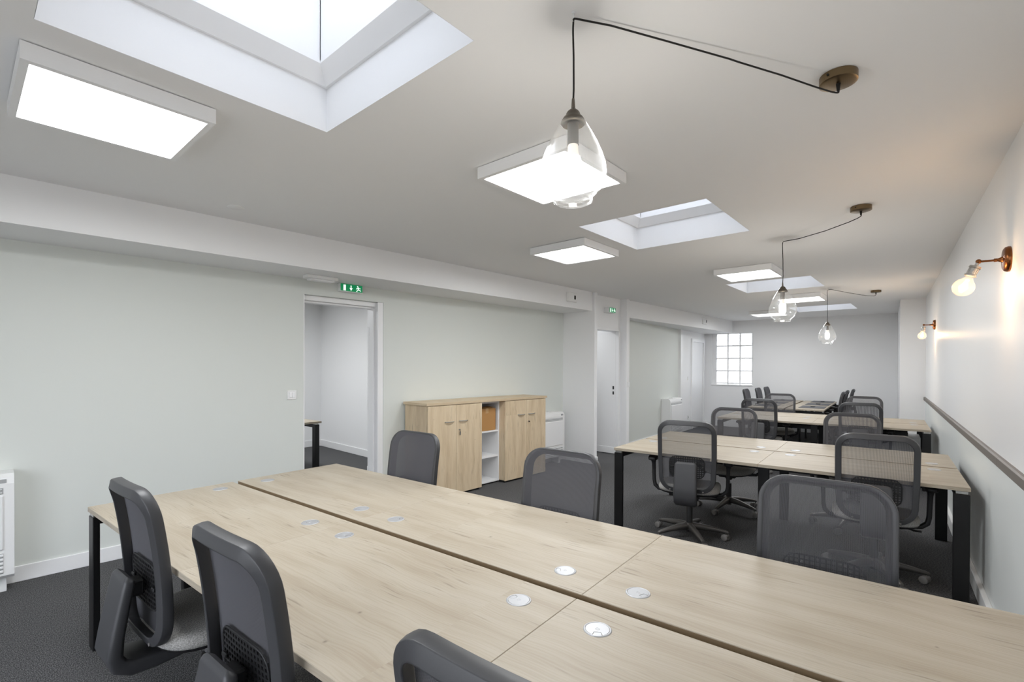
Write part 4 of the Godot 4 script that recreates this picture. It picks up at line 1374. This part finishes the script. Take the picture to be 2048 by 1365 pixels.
func exit_sign(label: String, xf: Transform3D, w: float, h: float, deep: float):
	# local: x off the wall, z along it (negative away)
	var t := thing("exit_sign", label, "exit sign", xf, "")
	var s := Shape.new()
	s.span(Vector3(0.0, -h / 2.0, -w / 2.0), Vector3(deep, h / 2.0, w / 2.0), 0.003)
	put("housing", s, M.white_plastic, t)
	s = Shape.new()
	s.span(Vector3(deep, -h / 2.0 + 0.007, -w / 2.0 + 0.005), Vector3(deep + 0.002, h / 2.0 - 0.003, w / 2.0 - 0.005))
	var face := put("sign_face", s, M.sign_green, t)
	var fx := Transform3D(Basis(Vector3(0, 0, -1), Vector3(1, 0, 0), Vector3(0, 1, 0)), Vector3(deep, 0, 0))   # sign plane: x to the right (away), y up
	var k := h / 0.1
	var pic := func(called: String, pts: Array, ox: float):
		var p := PackedVector2Array()
		for q in pts:
			p.append(Vector2(ox + q[0] * k, q[1] * k))
		var q2 := Shape.new()
		q2.prism(p, 0.002, 0.0028, fx)
		put(called, q2, M.sign_white, face)
	pic.call("sign_door", [[-0.016, -0.036], [0.016, -0.036], [0.016, 0.036], [-0.016, 0.036]], -w * 0.31)
	pic.call("sign_arrow", [[-0.006, 0.034], [-0.006, 0.002], [-0.022, 0.004], [0.0, -0.034], [0.022, 0.004], [0.006, 0.002], [0.006, 0.034]], -w * 0.03)
	var head := []
	for i in 10:
		head.append([-0.012 + 0.0085 * cos(TAU * i / 10.0), 0.031 + 0.0085 * sin(TAU * i / 10.0)])
	pic.call("sign_runner_head", head, w * 0.3)
	pic.call("sign_runner_body", [[-0.012, 0.02], [0.002, 0.022], [0.018, 0.008], [0.03, 0.012], [0.032, 0.006], [0.018, 0.0], [0.006, 0.01], [0.004, -0.006], [0.018, -0.012], [0.036, -0.02], [0.034, -0.027], [0.012, -0.02], [-0.002, -0.014], [-0.01, -0.026], [-0.03, -0.036], [-0.033, -0.03], [-0.016, -0.02], [-0.01, -0.006], [-0.01, 0.008], [-0.022, 0.0], [-0.03, -0.008], [-0.034, -0.002], [-0.024, 0.01]], w * 0.3)


func make_fittings():
	# the three cupboard units under one continuous top
	cabinet(3.68, 4.488, "oak two-door cupboard with a key hanging in its lock, nearest the open doorway", true, 0)
	cabinet(4.892, 5.70, "oak two-door cupboard beside the white heater, without hanging key", false, 1)
	var t := thing("open_shelf_unit", "white open shelf unit between the two oak cupboards", "shelf unit", left_at(4.69, 0.0, 0.0))
	var w := 0.398
	var s := Shape.new()
	for q in [1.0, -1.0]:
		s = Shape.new()
		s.span(Vector3(0.03, 0.02, q * (w / 2.0)), Vector3(0.355, 1.05, q * (w / 2.0 - 0.018)), 0.001)
		put("side_panel", s, M.white_lacquer, t)
	s = Shape.new()
	s.span(Vector3(0.03, 0.02, -w / 2.0 + 0.018), Vector3(0.04, 1.05, w / 2.0 - 0.018))
	put("back_panel", s, M.white_lacquer, t)
	for y in [0.03, 0.345, 0.665, 1.03]:
		s = Shape.new()
		s.span(Vector3(0.04, y - 0.01, -w / 2.0 + 0.018), Vector3(0.35, y + 0.01, w / 2.0 - 0.018), 0.001)
		put("shelf", s, M.white_lacquer, t)
	s = Shape.new()
	s.span(Vector3(0.06, 0, -w / 2.0 + 0.01), Vector3(0.33, 0.02, w / 2.0 - 0.01))
	put("plinth", s, M.chair_dark, t)
	t = thing("worktop", "long oak top lying over the cupboards and shelf unit", "worktop", left_at(4.69, 0.0, 1.05))
	s = Shape.new()
	s.span(Vector3(0.022, 0.0005, -1.03), Vector3(0.466, 0.0285, 1.03), 0.0015)
	var wt := put("board", s, M.cabinet_oak_flat, t)
	s = Shape.new()
	s.span(Vector3(0.466, 0.0008, -1.03), Vector3(0.468, 0.0282, 1.03))
	put("edge_band", s, M.edge_oak, wt)
	t = thing("cardboard_box", "brown cardboard box on the shelf between the oak cupboards", "box", left_at(4.685, 0.21, 0.675))
	s = Shape.new()
	s.box(Vector3(0, 0.14, 0), Vector3(0.26, 0.28, 0.31), 0.004)
	put("carton", s, M.cardboard, t)
	s = Shape.new()
	s.box(Vector3(0.0, 0.2805, 0), Vector3(0.262, 0.003, 0.05), 0.001)
	s.box(Vector3(0.1305, 0.25, 0), Vector3(0.002, 0.06, 0.05), 0.0005)
	put("tape", s, M.tape, t)
	for q in [-1.0, 1.0]:
		s = Shape.new()
		s.box(Vector3(0.06, 0.284, q * 0.078), Vector3(0.125, 0.004, 0.15), 0.001, Transform3D(Basis(Vector3.RIGHT, -q * 0.05), Vector3(0, 0.002, 0)))
		put("flap", s, M.cardboard, t)
	floor_heater("white floor heater between the oak cupboards and the pillar", left_at(6.12, 0.0, 0.0), 0.72, 0.79)
	floor_heater("white floor heater on the sage wall before the doorway", left_at(0.18, 0.0, 0.0), 0.72, 0.775)
	floor_heater("white floor heater under the pipe casing on the far sage wall", at(Vector3(-3.72, 0, -10.24)), 0.74, 0.82)
	# exit signs
	exit_sign("lit green exit sign with down arrow over the open doorway", left_at(3.0, 0.0, 2.295), 0.255, 0.082, 0.055)
	exit_sign("small lit green exit sign over the narrow doorway between pillars", left_at(7.3, 0.44, 2.40), 0.19, 0.085, 0.10)
	# emergency light under the beam
	t = thing("emergency_light", "white slab emergency light under the beam beside the exit sign", "emergency light", left_at(2.585, 0.235, 2.338))
	s = Shape.new()
	s.span(Vector3(-0.055, -0.03, -0.15), Vector3(0.055, 0.0, 0.15), 0.005)
	put("housing", s, M.white_plastic, t)
	s = Shape.new()
	s.span(Vector3(-0.045, -0.048, -0.12), Vector3(0.045, -0.03, 0.12), 0.008)
	put("cover", s, M.white_lacquer, t)
	# switches
	for q in [[left_at(2.409, 0.0, 1.205), "white double light switch beside the open doorway"], [at(Vector3(-3.72, 1.22, -11.59)), "white light switch beside the closed far door"], [Transform3D(LT.basis, LT * Vector3(0.565, 1.19, -7.757)), "white light switch on the slim pier"]]:
		t = thing("light_switch", q[1], "light switch", q[0])
		s = Shape.new()
		s.span(Vector3(0.0, -0.043, -0.043), Vector3(0.009, 0.043, 0.043), 0.003)
		put("plate", s, M.white_plastic, t)
		for e in [-1.0, 1.0]:
			s = Shape.new()
			s.box(Vector3(0.011, 0, e * 0.0135), Vector3(0.006, 0.05, 0.025), 0.002, Transform3D(Basis(Vector3(0, 0, 1), 0.05), Vector3.ZERO))
			put("rocker", s, M.white_lacquer, t)
	t = thing("wall_socket", "white wall socket low on the wall beside the closed far door", "socket", at(Vector3(-3.72, 0.30, -11.6)))
	s = Shape.new()
	s.span(Vector3(0, -0.043, -0.043), Vector3(0.012, 0.043, 0.043), 0.003)
	put("plate", s, M.white_plastic, t)
	s = Shape.new()
	s.lathe([Vector2(0.022, 0), Vector2(0.022, 0.001), Vector2(0, 0.001)], 16, Transform3D(Basis(Vector3(0, 0, 1), -PI / 2.0), Vector3(0.012, 0, 0)))
	put("socket_well", s, M.grey_plastic, t)
	# thermostats on the beams
	for q in [[left_at(6.15, 0.555, 2.487), "white thermostat with dark window on the beam by the pillar"], [left_at(11.13, 0.50, 2.49), "white thermostat with dark window on the far beam"]]:
		t = thing("thermostat", q[1], "thermostat", q[0])
		s = Shape.new()
		s.span(Vector3(0, -0.068, -0.11), Vector3(0.03, 0.068, 0.11), 0.006)
		put("housing", s, M.white_plastic, t)
		s = Shape.new()
		s.span(Vector3(0.03, -0.036, -0.085), Vector3(0.033, 0.036, -0.02), 0.001)
		put("bezel", s, M.white_lacquer, t)
		s = Shape.new()
		s.span(Vector3(0.033, -0.028, -0.072), Vector3(0.0345, 0.028, -0.034))
		put("window", s, M.dark_slot, t)
	t = thing("ceiling_cover", "round white cover plate on the ceiling near the beam", "cover plate", at(Vector3(-3.705, CEIL, -1.545)))
	s = Shape.new()
	s.lathe([Vector2(0, -0.006), Vector2(0.05, -0.006), Vector2(0.055, -0.003), Vector2(0.055, 0.0), Vector2(0, 0)], 28)
	put("disc", s, M.ceiling_paint, t)
	# pedestal below the third bench
	t = thing("pedestal", "white drawer pedestal under the bench before the pilaster", "pedestal", at(Vector3(0.21, 0, -8.82)))
	s = Shape.new()
	s.span(Vector3(-0.15, 0.03, -0.25), Vector3(0.15, 0.535, 0.25), 0.004)
	put("body", s, M.white_lacquer, t)
	for k in 3:
		s = Shape.new()
		s.span(Vector3(-0.148, 0.036 + 0.165 * k, 0.25), Vector3(0.148, 0.198 + 0.165 * k, 0.262), 0.003)
		put("drawer", s, M.white_plastic, t)
	for q in [[-0.12, -0.2], [0.12, -0.2], [-0.12, 0.2], [0.12, 0.2]]:
		s = Shape.new()
		s.lathe([Vector2(0, 0), Vector2(0.018, 0), Vector2(0.018, 0.03), Vector2(0, 0.03)], 12, Transform3D(Basis(), Vector3(q[0], 0, q[1])))
		put("foot", s, M.chair_dark, t)


func _ready():
	LT = Transform3D(Basis(Vector3.UP, -atan(0.0964)), Vector3(-4.7642, 0, 0))
	make_view()
	make_materials()
	make_room()
	make_lamps()
	make_desks()
	make_chairs()
	make_fittings()
